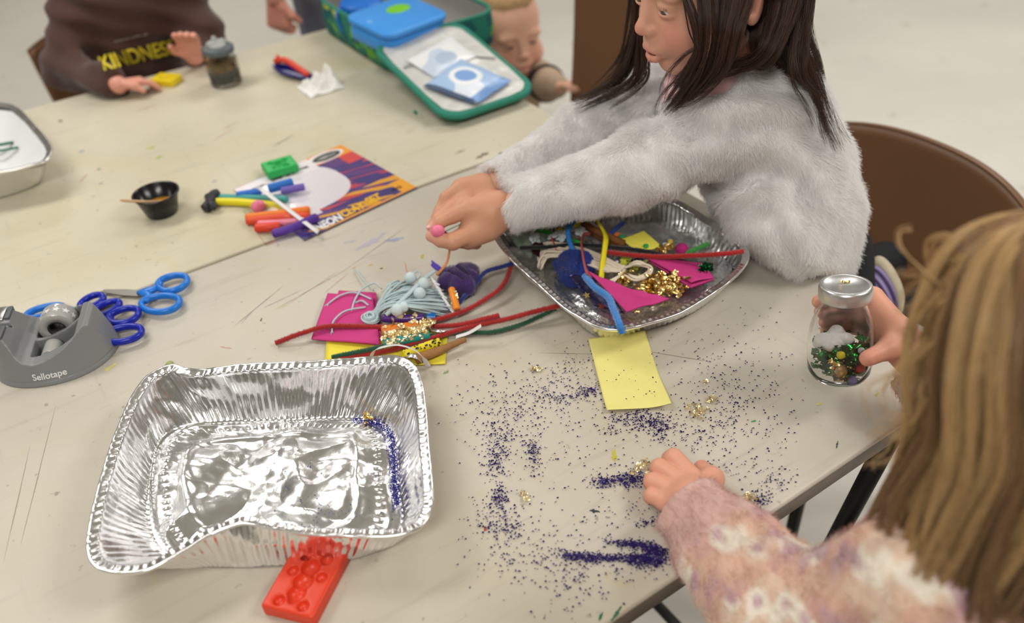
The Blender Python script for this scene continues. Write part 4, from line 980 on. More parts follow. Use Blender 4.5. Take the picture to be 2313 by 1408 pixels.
# ---- yellow note in front of the tray
def note(u, v):
    C = [at(1329, 768, .003), at(1457, 757, .003), at(1516, 921, .002), at(1371, 932, .002)]; u_, v_ = u[..., None], v[..., None]
    P = (1 - u_) * (1 - v_) * C[0] + u_ * (1 - v_) * C[1] + u_ * v_ * C[2] + (1 - u_) * v_ * C[3]
    P[..., 2] += .0045 * np.clip(1 - v * 3, 0, 1) ** 2 * (.4 + u) + .006 * np.clip((u + v - 1.55) / .45, 0, 1) ** 2 + .0035 * np.clip((v - .8) * 5, 0, 1) ** 2 * (1 - u) + .0012 * np.sin(v * 9) * u; return P
tag(mk('sticky_note', grid(note, 24, 40, .0004), m_pyel), 'pale yellow rectangular note sheet in front of the craft tray', 'note')

# ---- contents of the filled tray
def rodt(name, pts, r, col, label, cat, group=None, rough=.5, n=40, taper=.7, **k):
    o = mk(name, rod([at(*p) for p in pts], r, 12, n, taper), mat(name + '_%d_%d_%d' % col, srgb(*col), rough, **k)); return tag(o, label, cat, group)
bed = mk('tinsel_bedding', grid(lambda u, v: np.stack([0 * u, 0 * u, 0 * u], -1) + ((1 - v[..., None]) * cmr(Bs2, 100, True)[(u * 99).astype(int)] + v[..., None] * Bs2.mean(0)) * np.array([1, 1, 0]) + np.array([0, 0, 1]) * (TZ + .0075 + .004 * np.clip(v * 3, 0, 1) + .004 * np.abs(vnoise(np.stack([u * 20, v * 5, 0 * u], -1), 3, 4, 3)))[..., None], 100, 30), mat('loose_scraps', srgb(225, 225, 222), .25, metal=.9, bump=.8, bscale=90, col2=srgb(170, 172, 176), vscale=40, bdist=.004))
bed['kind'] = 'stuff'; bed['label'] = 'shiny scraps covering the bottom of the craft tray'; bed['category'] = 'scraps'
cel = mk('cellophane', quad4([at(1128, 512, .044), at(1205, 484, .044), at(1268, 545, .020), at(1195, 585, .018)], 40, 40, 0, lambda u, v: .006 * (1 - 2 * np.abs(vnoise(np.stack([u * 4, v * 4, 0 * u], -1), 3, 4, 3)))), mat('green_reflection_film', srgb(190, 214, 186), .08, trans=.6, alpha=.55, ior=1.3)); tag(cel, 'crumpled clear cellophane with a painted green reflection in the left corner of the craft tray', 'cellophane')  # clear film; its greenish reflection is painted in as a tint
rodt('chenille_stem', [(1180, 509, .044), (1215, 519, .036), (1243, 527, .030), (1290, 543, .028), (1320, 552, .024)], .0030, (56, 158, 56), 'green pipe cleaner in the left of the tray under the white flowers', 'pipe cleaner', 'pipe cleaners', .85)
rodt('chenille_stem', [(1310, 490, .044), (1292, 504, .048), (1284, 518, .050), (1285, 540, .046), (1294, 566, .040), (1300, 590, .036)], .0036, (50, 130, 214), 'blue pipe cleaner hooked over the blue fluffy ball', 'pipe cleaner', 'pipe cleaners', .85)
yp = [(1297, 520, .030), (1308, 498, .040), (1335, 486, .050), (1352, 508, .054), (1366, 534, .054), (1364, 560, .046), (1359, 596, .036), (1356, 630, .026)]
ribbon('foam_strip', yp, .0074, mat('yellow_foam', srgb(238, 222, 36), .6), 'bright yellow foam strip arching over the string in the tray', 'foam strip', (0.1, -.9, .35), n=60, th=.003)
pipe([(1174, 560, .040), (1240, 558, .038), (1301, 553, .037), (1398, 560, .038), (1481, 572, .036), (1545, 591, .032), (1606, 607, .026)], (12, 14, 14), 'black pipe cleaner stretched across the craft tray', .0030)
pipe([(1373, 570, .034), (1430, 577, .038), (1495, 580, .042), (1578, 577, .050), (1640, 573, .056), (1679, 568, .058)], (186, 24, 20), 'red pipe cleaner resting over the right rim of the tray', .0034)
rodt('chenille_stem', [(1420, 588, .024), (1470, 591, .026), (1520, 588, .028), (1545, 582, .030)], .0028, (150, 160, 70), 'olive pipe cleaner just below the red one in the tray', 'pipe cleaner', 'pipe cleaners', .85)
pipe([(1530, 577, .028), (1565, 566, .036), (1602, 550, .046)], (70, 172, 70), 'green pipe cleaner at the right end of the tray pointing up', .0034)
pipe([(1321, 624, .034), (1343, 649, .040), (1373, 671, .044), (1385, 697, .050), (1398, 729, .054), (1406, 753, .044)], (58, 142, 222), 'light blue pipe cleaner hanging over the front rim of the tray', .0042)
rodt('cinnamon_stick', [(1318, 506, .034), (1360, 528, .036), (1412, 552, .032)], .0050, (150, 96, 48), 'cinnamon stick, upper of the two beside the yellow strip', 'cinnamon stick', 'cinnamon sticks', .7, var=.4, vscale=80, bump=.5, bscale=120)
rodt('cinnamon_stick', [(1322, 518, .026), (1362, 540, .028), (1398, 560, .026)], .0046, (122, 74, 36), 'cinnamon stick, lower of the two beside the yellow strip', 'cinnamon stick', 'cinnamon sticks', .7, var=.4, vscale=80, bump=.5, bscale=120)
rodt('straw_piece', [(1376, 531, .018), (1392, 516, .024), (1410, 502, .032)], .0026, (54, 96, 206), 'thin blue straw piece near the back wall of the tray', 'straw')
ribbon('felt_strip', [(1332, 528, .040), (1318, 531, .046), (1313, 548, .048), (1316, 580, .046), (1323, 610, .042), (1334, 630, .034)], .0052, mat('dusty_red_felt', srgb(176, 84, 84), .7), 'curled dusty red felt strip over the blue fluffy ball', 'felt strip', (.2, -.9, .3), th=.0012, group='red felt strips')
ribbon('felt_strip', [(1246, 538, .038), (1253, 556, .036), (1261, 574, .032)], .0050, mat('bright_red_felt', srgb(206, 66, 58), .7), 'short bright red felt strip standing in the cream string', 'felt strip', (.2, -.9, .3), th=.0012, group='red felt strips')
m_felt = mat('white_felt', srgb(206, 214, 214), .85)
for j, (x, y) in enumerate(((1232, 512), (1257, 512), (1279, 502), (1252, 533), (1270, 533), (1208, 540), (1313, 525), (1296, 518))):
    c = at(x, y, .034); VF = [sphere(c + rotz(j + k * 1.2566) @ np.array([.0062, 0, 0]) + [0, 0, .0012 * (k % 2)], (.0046, .0046, .0016), 10) for k in range(5)] + [sphere(c + [0, 0, .0008], (.004, .004, .002), 10)]
    Mt = basis(rng.normal(size=3) * .3 + [1, 0, 0], rng.normal(size=3) * .3 + [0, 1, 0]); VF = [((v - c) @ Mt.T + c, f) for v, f in VF]
    o = mk('felt_flower', join(VF), m_felt); tag(o, ['white felt flower nearest the green pipe cleaner in the tray', 'white felt flower in the middle of the flower heap', 'white felt flower tucked under the fluffy sleeve', 'white felt flower lowest above the cream string', 'white felt flower beside the blue pipe cleaner', 'lone white felt flower by the left rim of the tray', 'white felt flower against the cinnamon sticks', 'white felt flower behind the blue hook'][j], 'felt flower', 'white felt flowers in the tray')
# cream string hank
m_cream = mat('cream_string', srgb(222, 208, 188), .85)
VF = []; g = np.random.default_rng(9)
for i in range(44):
    f = i / 43
    a = (1222 + g.normal(0, 3), 572 + f * 36 + g.normal(0, 2)); b1 = (1238 + g.normal(0, 4), 556 - 8 * (1 - f) + f * 26); m_ = (1300 + g.normal(0, 6), 556 + f * 34); e1 = (1368 + g.normal(0, 3), 584 + f * 30); e2 = (1412 + g.normal(0, 2), 608 + g.normal(0, 3))
    VF.append(tube(cmr([at(1226, 606 - f * 6, .008 + .01 * g.uniform()), at(*a, .016 + .012 * g.uniform()), at(*b1, .030 + .006 * g.uniform()), at(*m_, .030 + .006 * g.uniform()), at(*e1, .030 + .004 * g.uniform()), at(*e2, .030 + .004 * g.uniform())], 22), .0011, 6))
for i in range(16):
    f = i / 15; VF.append(tube(cmr([at(1410, 607, .032), at(1436, 590 + f * 10, .040 + .004 * g.uniform()), at(1460 + f * 6, 598 + f * 8, .040), at(1467 - f * 10, 618, .036), at(1440, 630 - f * 5, .034), at(1412, 618, .033)], 24), .0011, 6))
VF.append(tube(cmr([at(1410, 606, .036), at(1445, 596, .044), at(1472, 604, .044), at(1466, 622, .040), at(1436, 634, .036), at(1408, 620, .036)], 30), .0014, 6))
for k in range(4): VF.append(tube(cmr([at(1412, 608, .034), at(1400, 622, .038), at(1378 + k * 3, 634 + k, .036)], 12), .0013, 6))
ck = thing('string_hank', 'tied hank of cream string across the middle of the craft tray', 'string'); mk('strings', join(VF), m_cream, ck)['kind'] = 'stuff'
# blue fluffy ball
bc_ = at(1292, 596, .030); m_bf = mat('royal_blue_fluff', srgb(14, 54, 160), .8, hair=True, var=.4, sheen=.4)
bf = thing('feather_puff', 'royal blue feathery puff in the left half of the craft tray', 'feather puff')
vf = sdf([ell(bc_, (.022, .019, .013)), ell(bc_ + [.010, -.010, -.004], (.014, .012, .010)), ell(bc_ + [-.008, -.012, -.006], (.012, .014, .012))], .002)
bo = mk('core', vf, mat('royal_blue', srgb(10, 44, 140), .8), bf); fur('fluff', vf, 16000, .007, (.4, -.6, -.6), m_bf, bo, 4, .00026, lift=.6, clump=.9, curl=.5)
# starry film bag
c4 = [at(1285, 622, .034), at(1330, 622, .036), at(1412, 706, .016), at(1343, 694, .010)]
sb = thing('star_film', 'dark starry film bag under the light blue pipe cleaner', 'film bag')
fd = lambda u, v: .004 * vnoise(np.stack([u * 3, v * 3, 0 * u], -1), 2.4, 3, 3)
mk('film', quad4(c4, 24, 24, .001, fd), mat('star_film', srgb(70, 68, 96), .18, metal=.6, col2=srgb(32, 30, 70), vscale=60, bump=.3, bscale=80), sb)
def star(c, r, M, th=.0008):
    P = [[r * (1 if j % 2 == 0 else .42) * math.cos(j * math.pi / 5), r * (1 if j % 2 == 0 else .42) * math.sin(j * math.pi / 5), 0] for j in range(10)]
    V = np.array(P) @ M.T + c; return V, [list(range(10))]
for j, (x, y, z, r) in enumerate(((1325, 667, .0335, .0052), (1359, 692, .0255, .0060), (1394, 699, .026, .004), (1364, 705, .022, .004), (1305, 640, .036, .0025), (1350, 660, .034, .003))):
    mk('gold_star', star(at(x, y, z), r, rotz(j * .8) @ basis([1, 0, .15], [0, 1, .45])), m_gold, sb, False)
# pink and yellow felt sheets
sheet('felt_triangle', [(1329, 618, .040), (1418, 654, .036), (1511, 679, .034), (1415, 708, .036)], .002, m_pink, 'pink felt corner hanging towards the front rim of the tray', 'felt', .002, 2, group='pink felt in the tray')
fb = thing('felt_block', 'folded thick pink felt block at the right end of the tray', 'felt', 'pink felt in the tray')
q = [at(1462, 588, .034), at(1600, 606, .036), at(1612, 626, .036), at(1478, 606, .034)]
mk('top_sheet', quad4([at(1462, 586, .036), at(1588, 596, .034), at(1612, 628, .034), at(1562, 640, .034)], 16, 16, .002, lambda u, v: .001 * np.sin(u * 5)), m_pink, fb)
mk('folded_layer', quad4([at(1464, 592, .030), at(1560, 600, .028), at(1612, 634, .030), at(1560, 652, .026)], 16, 16, .003, lambda u, v: 0 * u), m_pink, fb)
sheet('foam_note', [(1454, 524, .034), (1497, 561, .030), (1440, 570, .030), (1403, 543, .034)], .0016, mat('yellow_foam_sheet', srgb(240, 230, 90), .6), 'yellow foam square in the middle back of the tray', 'foam sheet', .001, 3)
sheet('foam_note', [(1405, 580, .020), (1450, 585, .022), (1440, 612, .020), (1400, 600, .020)], .0016, mat('lime_foam', srgb(206, 210, 70), .6), 'lime scrap of foam under the cream string', 'foam sheet', .001, 4)
lab = thing('dark_red_wrapper', 'glossy dark red and black wrapper by the left rim of the tray', 'wrapper')
mk('wrapper', quad4([at(1190, 556, .030), at(1225, 545, .034), at(1240, 570, .026), at(1212, 582, .024)], 16, 16, .0008, lambda u, v: .003 * vnoise(np.stack([u * 4, v * 4, 0 * u], -1), 2.5, 9, 2)), mat('maroon_gloss', srgb(70, 10, 16), .15, col2=(.005, .005, .006), vscale=70), lab)
# gold leaf and tinsel heaps
def heap(name, c, rad, n, size, seed, m, label, cat='gold leaf', group=None):
    o = mk(name, clump_flakes(c, rad, n, size, seed), m); tag(o, label, cat, group, 'stuff'); return o
heap('gold_leaf', at(1488, 652, .026), (.030, .022, .012), 260, .0075, 1, m_gold, 'main heap of crumpled gold leaf on the pink felt in the tray')
heap('gold_leaf', at(1408, 634, .030), (.014, .008, .006), 70, .006, 2, m_gold, 'small heap of gold leaf at the end of the cream string')
heap('gold_leaf', at(1498, 567, .030), (.020, .007, .005), 70, .005, 3, m_gold, 'gold leaf crumbs beside the yellow foam square in the tray')
heap('tinsel', at(1592, 609, .034), (.012, .007, .006), 90, .0045, 4, mat('green_tinsel', srgb(20, 110, 60), .2, metal=.9), 'green tinsel pinch at the right end of the tray', 'tinsel')
heap('tinsel', at(1440, 590, .026), (.014, .008, .004), 90, .004, 5, mat('purple_tinsel', srgb(70, 50, 130), .2, metal=.9), 'purple tinsel scraps under the red pipe cleaner', 'tinsel')
for j, (x, y, c, l) in enumerate(((1405, 535, (30, 160, 90), 'green bead beside the cinnamon sticks'), (1394, 530, (232, 120, 60), 'orange bead beside the cinnamon sticks'), (1459, 556, (40, 170, 80), 'green bead on the yellow foam square'), (1502, 553, (200, 204, 206), 'clear grey bead right of the yellow foam square'), (1514, 546, (226, 200, 60), 'yellow bead near the back wall of the tray'), (1366, 524, (40, 90, 180), 'blue bead behind the yellow strip'))):
    c0 = at(x, y, .034 if j in (2,) else .030); o = mk('bead', lathe(c0 - [0, 0, .002], [(.0014, 0), (.0032, .0004), (.0038, .002), (.0032, .0036), (.0014, .004), (.0014, 0)], 18), mat('bead_%d' % j, srgb(*c), .25)); tag(o, l, 'bead', 'loose beads in the tray')
tag(mk('pompom', sphere(at(1540, 564, .034), .0085, 20), mat('magenta_pompom', srgb(186, 40, 120), .9, bump=.5, bscale=700)), 'small magenta pompom near the right wall of the tray', 'pompom')
tag(mk('pompom', sphere(at(1264, 523, .030), .006, 16), mat('yellow_pompom', srgb(224, 200, 40), .9, bump=.5, bscale=700)), 'small yellow pompom among the white flowers', 'pompom')

# ---- glitter on the table
def flakes(P, r, jitter=.35):
    n = len(P); a = rng.uniform(0, 6.28, n); rr = r * rng.uniform(.55, 1.25, n); el_ = rng.uniform(.5, 1, n)
    th = np.linspace(0, 2 * np.pi, 6, endpoint=False); tilt = rng.normal(0, .35, n)
    x = rr[:, None] * np.cos(th); y = (rr * el_)[:, None] * np.sin(th)
    V = np.stack([x * np.cos(a)[:, None] - y * np.sin(a)[:, None], x * np.sin(a)[:, None] + y * np.cos(a)[:, None], x * np.sin(tilt)[:, None] * .6], -1) + P[:, None]
    V[..., 2] += rr[:, None] * np.abs(np.sin(tilt))[:, None] * .6
    return V.reshape(-1, 3), (np.arange(n)[:, None] * 6 + np.arange(6)).tolist()
CL = [(1290, 895, 60, 14, 130, -.12), (1330, 885, 18, 7, 50, -.15), (1445, 945, 50, 14, 210, .08), (1480, 960, 40, 12, 90, .2), (1490, 985, 16, 14, 50, .3), (1400, 968, 40, 14, 40, 0),
      (1400, 1085, 42, 10, 220, -.03), (1435, 1082, 18, 12, 90, -.1), (1365, 1092, 12, 8, 60, 0), (1130, 1000, 26, 36, 120, 0), (1205, 1022, 14, 30, 110, 0), (1120, 1050, 20, 26, 100, 0), (1128, 1125, 12, 22, 110, 0),
      (1125, 1170, 40, 30, 110, 0), (1140, 1200, 30, 24, 60, 0), (1290, 850, 80, 40, 90, 0), (1220, 870, 90, 40, 80, 0), (1150, 920, 80, 40, 80, -.3), (1180, 960, 60, 50, 70, 0), (1330, 820, 50, 30, 40, 0),
      (1570, 980, 70, 40, 110, 0), (1640, 960, 70, 60, 90, 0), (1600, 900, 80, 60, 70, 0), (1740, 960, 50, 50, 40, 0), (1650, 850, 70, 60, 50, 0), (1700, 800, 70, 70, 30, 0), (1620, 770, 60, 40, 24, 0),
      (1760, 1080, 24, 16, 36, 0), (1715, 1130, 20, 12, 60, .2), (1740, 1100, 24, 24, 20, 0), (1660, 1060, 60, 30, 40, 0), (1470, 1180, 26, 8, 50, 0), (1440, 1150, 60, 30, 24, 0),
      (1435, 1232, 40, 5, 330, .13), (1480, 1245, 22, 8, 300, .25), (1400, 1262, 60, 5, 420, .03), (1452, 1266, 20, 10, 330, 0), (1300, 1257, 28, 6, 200, .1), (1340, 1262, 14, 6, 90, 0), (1485, 1270, 14, 7, 100, 0),
      (1230, 1260, 60, 30, 90, 0), (1310, 1290, 60, 18, 70, 0), (1300, 1330, 60, 26, 60, 0), (1200, 1230, 70, 60, 80, 0), (1120, 1260, 60, 50, 50, 0), (1420, 1300, 70, 26, 40, 0), (1300, 1390, 70, 14, 16, 0), (1100, 930, 60, 60, 50, 0), (1300, 1000, 120, 90, 110, 0), (1520, 880, 200, 120, 130, 0), (1350, 1150, 130, 80, 60, 0), (1060, 850, 50, 40, 10, 0)]
PX = []; 
for x, y, sx, sy, n, a in CL:
    k = np.random.default_rng(int(x + y)).normal(0, .75, (int(n * (.9 if y > 1220 else 1.15)), 2)) * [sx, sy * (1.25 if y > 1220 else 1)]; PX.append(np.stack([x + k[:, 0], y + k[:, 1] + k[:, 0] * a], 1))
PX = np.concatenate(PX); P = np.array([at(x, y, .0006) for x, y in PX]); ok = (P[:, 1] > .004) & (P[:, 0] < -.02)
def inside(P, ring): # inside polygon
    x, y = P[:, 0], P[:, 1]; c = np.zeros(len(P), bool); q = ring[::12]; j = len(q) - 1
    for i in range(len(q)):
        t = ((q[i, 1] > y) != (q[j, 1] > y)) & (x < (q[j, 0] - q[i, 0]) * (y - q[i, 1]) / (q[j, 1] - q[i, 1] + 1e-12) + q[i, 0]); c ^= t; j = i
    return c
m_gl = mat('purple_glitter', srgb(58, 30, 110), .3, metal=.35, attr=False, col2=srgb(24, 26, 84), vscale=500)
tri = np.array([at(1329, 765), at(1457, 756), at(1516, 922), at(1371, 933)]);
def inpoly(P, q):
    s = np.ones(len(P), bool)
    for i in range(4):
        a_, b_ = q[i], q[(i + 1) % 4]; s &= ((b_[0] - a_[0]) * (P[:, 1] - a_[1]) - (b_[1] - a_[1]) * (P[:, 0] - a_[0])) < 0
    return s
ok &= ~inside(P, Bs1) & ~inside(P, Bs2) & ~inpoly(P, tri)
P = P[ok]; 
P[:, 2] += np.abs(rng.normal(0, .0006, len(P)))
o = mk('glitter', flakes(P, .00105), m_gl, None, False); tag(o, 'purple and blue glitter specks scattered over the near table', 'glitter', None, 'stuff')
PX = [(rng.uniform(1350, 1495), rng.uniform(780, 925)) for _ in range(26)]; P = np.array([at(x, y, .006) for x, y in PX]); P = P[inpoly(P, tri)]
o = mk('glitter', flakes(P, .0009), m_gl, None, False); tag(o, 'few dark glitter specks lying on the pale yellow note', 'glitter', None, 'stuff')
# glitter inside the empty tray
E_ = cmr([at(800, 955, .006), at(850, 960, .007), at(880, 985, .007), at(890, 1040, .007), at(893, 1100, .007), at(897, 1150, .007)], 200)
k = rng.integers(0, 200, 1500); P = E_[k] + np.stack([rng.normal(0, .0022, 1500), rng.normal(0, .0025, 1500), np.abs(rng.normal(0, .0014, 1500)) + .002], 1)
k2 = np.array([at(rng.normal(740, 60), rng.normal(1110, 45), .011) for _ in range(150)]); P = np.concatenate([P[:, :], k2])
o = mk('glitter', flakes(P, .0008), mat('blue_glitter', srgb(44, 46, 140), .3, metal=.4), None, False); tag(o, 'blue glitter gathered along the right inner edge of the big foil tray', 'glitter', None, 'stuff')
for j, (x, y, s, n, l) in enumerate(((1210, 836, .008, 7, 'gold leaf fleck left of the pale yellow note'), (1573, 930, .014, 16, 'largest loose gold leaf fleck, right of the note'), (1606, 902, .006, 6, 'small gold leaf fleck above the largest one'), (1456, 1052, .012, 14, 'gold leaf fleck touching the fingertips on the table'), (1690, 1128, .008, 8, 'gold leaf fleck beside the knitted cuff'), (1595, 862, .004, 4, 'tiny faded gold fleck farther right of the note'), (1190, 1118, .004, 4, 'tiny gold fleck among the glitter left of the fist'))):
    o = mk('gold_fleck', clump_flakes(at(x, y, .001), (s, s * .8, .003), n, .006, 20 + j), m_paleg); tag(o, l, 'gold fleck', 'loose gold flecks on the table')
o = mk('gold_fleck', clump_flakes(at(832, 946, .012), (.004, .004, .006), 10, .005, 33), m_gold); tag(o, 'gold fleck at the back right corner inside the big foil tray', 'gold fleck')

tag(mk('clay_crumb', sdf([ell(at(381, 824, .002), (.0035, .0025, .0018)), ell(at(385, 822, .002), (.002, .002, .0016))], .0006), mat('green_clay', srgb(160, 168, 110), .6)), 'tiny green clay crumb behind the back left corner of the big foil tray', 'crumb')
# ================================================================ people
def head_prims():
    """child head, face towards +y, origin at eye level between the ears, metres"""
    L = []
    L += [ell((0, -.018, .034), (.073, .090, .078), k=.02), ell((0, .028, .030), (.060, .052, .056), k=.03)]
    L += [ell((0, .026, -.030), (.054, .056, .062), k=.03), ell((0, .054, -.082), (.020, .016, .015), k=.025)]
    for s in (-1, 1):
        L += [ell((s * .035, .045, -.038), (.028, .029, .031), k=.022), ell((s * .040, .012, -.062), (.018, .032, .022), k=.025)]
        L += [ell((s * .031, .073, .016), (.024, .012, .010), k=.016)]
        L += [ell((s * .030, .090, -.002), (.016, .012, .0105), k=.012, op='s')]
    L += [cap((0, .079, .004), (0, .0915, -.0255), .0060, .0078, .014), ell((0, .0935, -.0285), (.0078, .0076, .0070), k=.008)]
    for s in (-1, 1):
        L += [ell((s * .0090, .0860, -.0318), (.0058, .0076, .0054), k=.007), ell((s * .0048, .0910, -.0362), (.0028, .0042, .0026), k=.002, op='s')]
    L += [ell((0, .077, -.052), (.022, .012, .014), k=.012)]
    # lips
    L += chain([(-.019, .074, -.0585), (-.009, .0845, -.0555), (0, .0860, -.0565), (.009, .0845, -.0555), (.019, .074, -.0585)], [.0024, .0044, .0040, .0044, .0024], .004)
    L += chain([(-.017, .074, -.0625), (-.008, .0825, -.0675), (0, .0840, -.0685), (.008, .0825, -.0675), (.017, .074, -.0625)], [.0024, .0046, .0052, .0046, .0024], .004)
    L += [ell((0, .087, -.0612), (.012, .013, .0019), k=.0015, op='s')]
    for s in (-1, 1):      # ears
        Me = rotz(s * -.35)
        L += [ell((s * .074, -.012, -.008), (.0060, .0180, .0290), Me, k=.006), ell((s * .079, -.009, -.004), (.0045, .0105, .0180), Me, k=.004, op='s'), ell((s * .074, -.002, -.012), (.004, .005, .006), k=.004)]
    # eyelids
    for s in (-1, 1):
        c = np.array([s * .030, .0705, -.001])
        L += [ell(c + [0, .0004, .0026], (.0148, .0134, .0100), k=.006)]
        L += [ell(c + [0, .0000, -.0070], (.0140, .0116, .0056), k=.006)]
        L += [ell(c + [0, .011, -.0032], (.0112, .0080, .0030), k=.0012, op='s')]
    return L
EYE = [np.array([s * .030, .0700, -.0020]) for s in (-1, 1)]
def orient(fwd, up):
    f = nrm(fwd); r = nrm(np.cross(f, up)); return np.stack([r, f, np.cross(r, f)], 1)
def skin_colour(V, base, spots):
    c = np.tile(np.array(base), (len(V), 1))
    for p, r, col, a in spots:
        p = np.asarray(p); r = np.asarray(r, float)
        d = np.sqrt((((V - p) / r) ** 2).sum(1)) if r.ndim or np.size(r) > 1 else np.linalg.norm(V - p, axis=1) / r
        w = a * np.clip(1.25 - d, 0, 1)[:, None] ; w = w * w * (3 - 2 * w) if a >= 1 else w
        c = c * (1 - w) + np.array(col) * w
    return c
def face_spots(M, t, s, lip, blush, base, brow):
    S = []
    w = lambda p: M @ np.array(p) * s + t
    for sg in (-1, 1):
        S.append((w((sg * .036, .066, -.036)), .026 * s, blush, .55)); S.append((w((0, .098, -.03)), .012 * s, blush, .3))
        S.append((w((sg * .076, -.012, -.008)), .022 * s, blush, .4))
        for i in range(5): S.append((w((sg * (.016 + i * .0065), .0885 - i * .0028 - .0006 * i * i, .0135 + .0042 * math.sin(i * .8 + .4))), .0042 * s, brow, .5))
        for i in range(7):    # lash line
            a = -.9 + i * .3; S.append((w((sg * .030 + .0125 * math.sin(a), .0835 - .003 * abs(a), -.0008 + .0042 * math.cos(a) - .0012)), .0017 * s, brow, .75))
        S.append((w((sg * .005, .094, -.0375)), .0035 * s, (.25, .08, .06), .6))
    for q in [(-.014, .078, -.0572), (-.007, .0855, -.0562), (0, .0875, -.0568), (.007, .0855, -.0562), (.014, .078, -.0572), (-.012, .078, -.0650), (-.006, .0840, -.0685), (0, .0860, -.0695), (.006, .0840, -.0685), (.012, .078, -.0650)]:
        S.append((w(q), .0062 * s, lip, .8))
    S.append((w((0, .082, -.0612)), (.013 * s, .010 * s, .0022 * s), (.10, .02, .02), .8)) if False else None
    return S
m_eye = {}
def eye_mesh(name, c, r, gaze, par, iris=(60, 40, 28), ia=.80):
    V, F = sphere((0, 0, 0), r, 40); g = nrm(gaze); z = np.array([0, 0, 1.]); M = basis(np.cross(z + [.01, 0, 0], g), np.cross(g, np.cross(z + [.01, 0, 0], g)))
    R = np.stack([M[:, 0], np.cross(g, M[:, 0]), g], 1); U = V @ R.T
    a = V[:, 2] / r; col = np.tile(np.array((.78, .76, .74)), (len(V), 1)); col[a > ia] = srgb(*iris); col[a > .955] = (.004, .004, .004)
    U = U + np.clip(a - .85, 0, 1)[:, None] * g * r * .25
    return mk(name, (U + c, F), mat('eyeball', (1, 1, 1), .05, attr=True, coat=.8), par, True, col)
m_skin = mat('skin', (1, 1, 1), .48, attr=True, sss=.12, spec=.4, bump=.10, bscale=900, bdist=.0004)
SK = srgb(222, 168, 142); SKd = srgb(214, 158, 128); BL = srgb(222, 130, 120); LIP = srgb(196, 98, 96)
def finger(pts, r0, r1, k=.003):
    n = len(pts); return chain([np.asarray(p, float) for p in pts], list(np.linspace(r0, r1, n)), k)
def strand_lock(guides, N_, rad, K=24, wav=.003, seed=1, tip=.35, frizz=.0012):
    """strands following a guide; rad radius at root..tip"""
    g = np.random.default_rng(seed); Q = cmr(guides, K); Tn, U, B = frames(Q); t = np.linspace(0, 1, K)
    nc = max(3, N_ // 70); ci = g.integers(0, nc, N_); ca = g.uniform(0, 6.283, nc); cr0 = np.sqrt(g.uniform(0, 1, nc)) * rad
    X0 = cr0[ci] * np.cos(ca[ci]) + g.normal(0, rad * .10, N_); Y0 = cr0[ci] * np.sin(ca[ci]) + g.normal(0, rad * .10, N_)
    a = np.arctan2(Y0, X0); rr = np.hypot(X0, Y0)
    w = (1 - (1 - tip) * t) * np.clip(.5 + 3 * t, 0, 1)
    ph = g.uniform(0, 6.28, (nc, 2))[ci] + g.normal(0, .25, (N_, 2)); fr = g.uniform(2.5, 8, (nc, 2))[ci] 
    ou = rr[:, None] * np.cos(a)[:, None] * w + wav * np.sin(t * fr[:, :1] + ph[:, :1]) * t + frizz * np.sin(t * 22 * g.uniform(.7, 1.3, (N_, 1)) + ph[:, 1:]) * t
    ob = rr[:, None] * np.sin(a)[:, None] * w + wav * np.sin(t * fr[:, 1:] + ph[:, 1:]) * t + frizz * np.cos(t * 19 * g.uniform(.7, 1.3, (N_, 1)) + ph[:, :1]) * t
    return Q[None] + ou[..., None] * U + ob[..., None] * B
def resample_strands(S, L_):   # shorten strands at random
    g = np.random.default_rng(4); N_, K = S.shape[:2]; e = g.uniform(L_, 1, N_); t = np.linspace(0, 1, K)[None] * e[:, None] * (K - 1)
    i = np.clip(t.astype(int), 0, K - 2); f = (t - i)[..., None]; r = np.arange(N_)[:, None]
    return S[r, i] * (1 - f) + S[r, i + 1] * f

# ---------------------------------------------------------------- girl in the white fluffy jumper
G = thing('person', 'girl with long dark brown hair in a white fluffy jumper reaching over the table', 'person')
hc = dd(1602, -42, 1.075); Mh = orient((-.955, .215, -.13), (-.10, .06, 1.0)); hs = .96
SL, EL, WL = dd(1700, 262, 1.13), dd(1420, 388, 1.09), dd(1128, 478, 1.10)
SR, ER, WR = dd(1520, 235, 1.25), dd(1310, 322, 1.20), dd(1100, 430, 1.125)
NK = hc + Mh @ np.array([0, -.028, -.085]) * hs; CH = dd(1690, 290, 1.21); HP = dd(1790, 505, 1.23)
hp = xf(head_prims(), Mh, hc, hs) + [cap(hc + Mh @ np.array([0, -.012, -.05]), NK * .6 + CH * .4 + [0, 0, .03], .034, .036, .02)]
V1, F1 = sdf(hp, .0013)
print('nose', *[round(x) for x in ((lambda p: (lambda v: (1156.5 + FPX * v[0] / -v[2], 704 - FPX * v[1] / -v[2]))(CR.T @ (p - CP)))(hc + Mh @ np.array([0, .105, -.029]) * hs))])
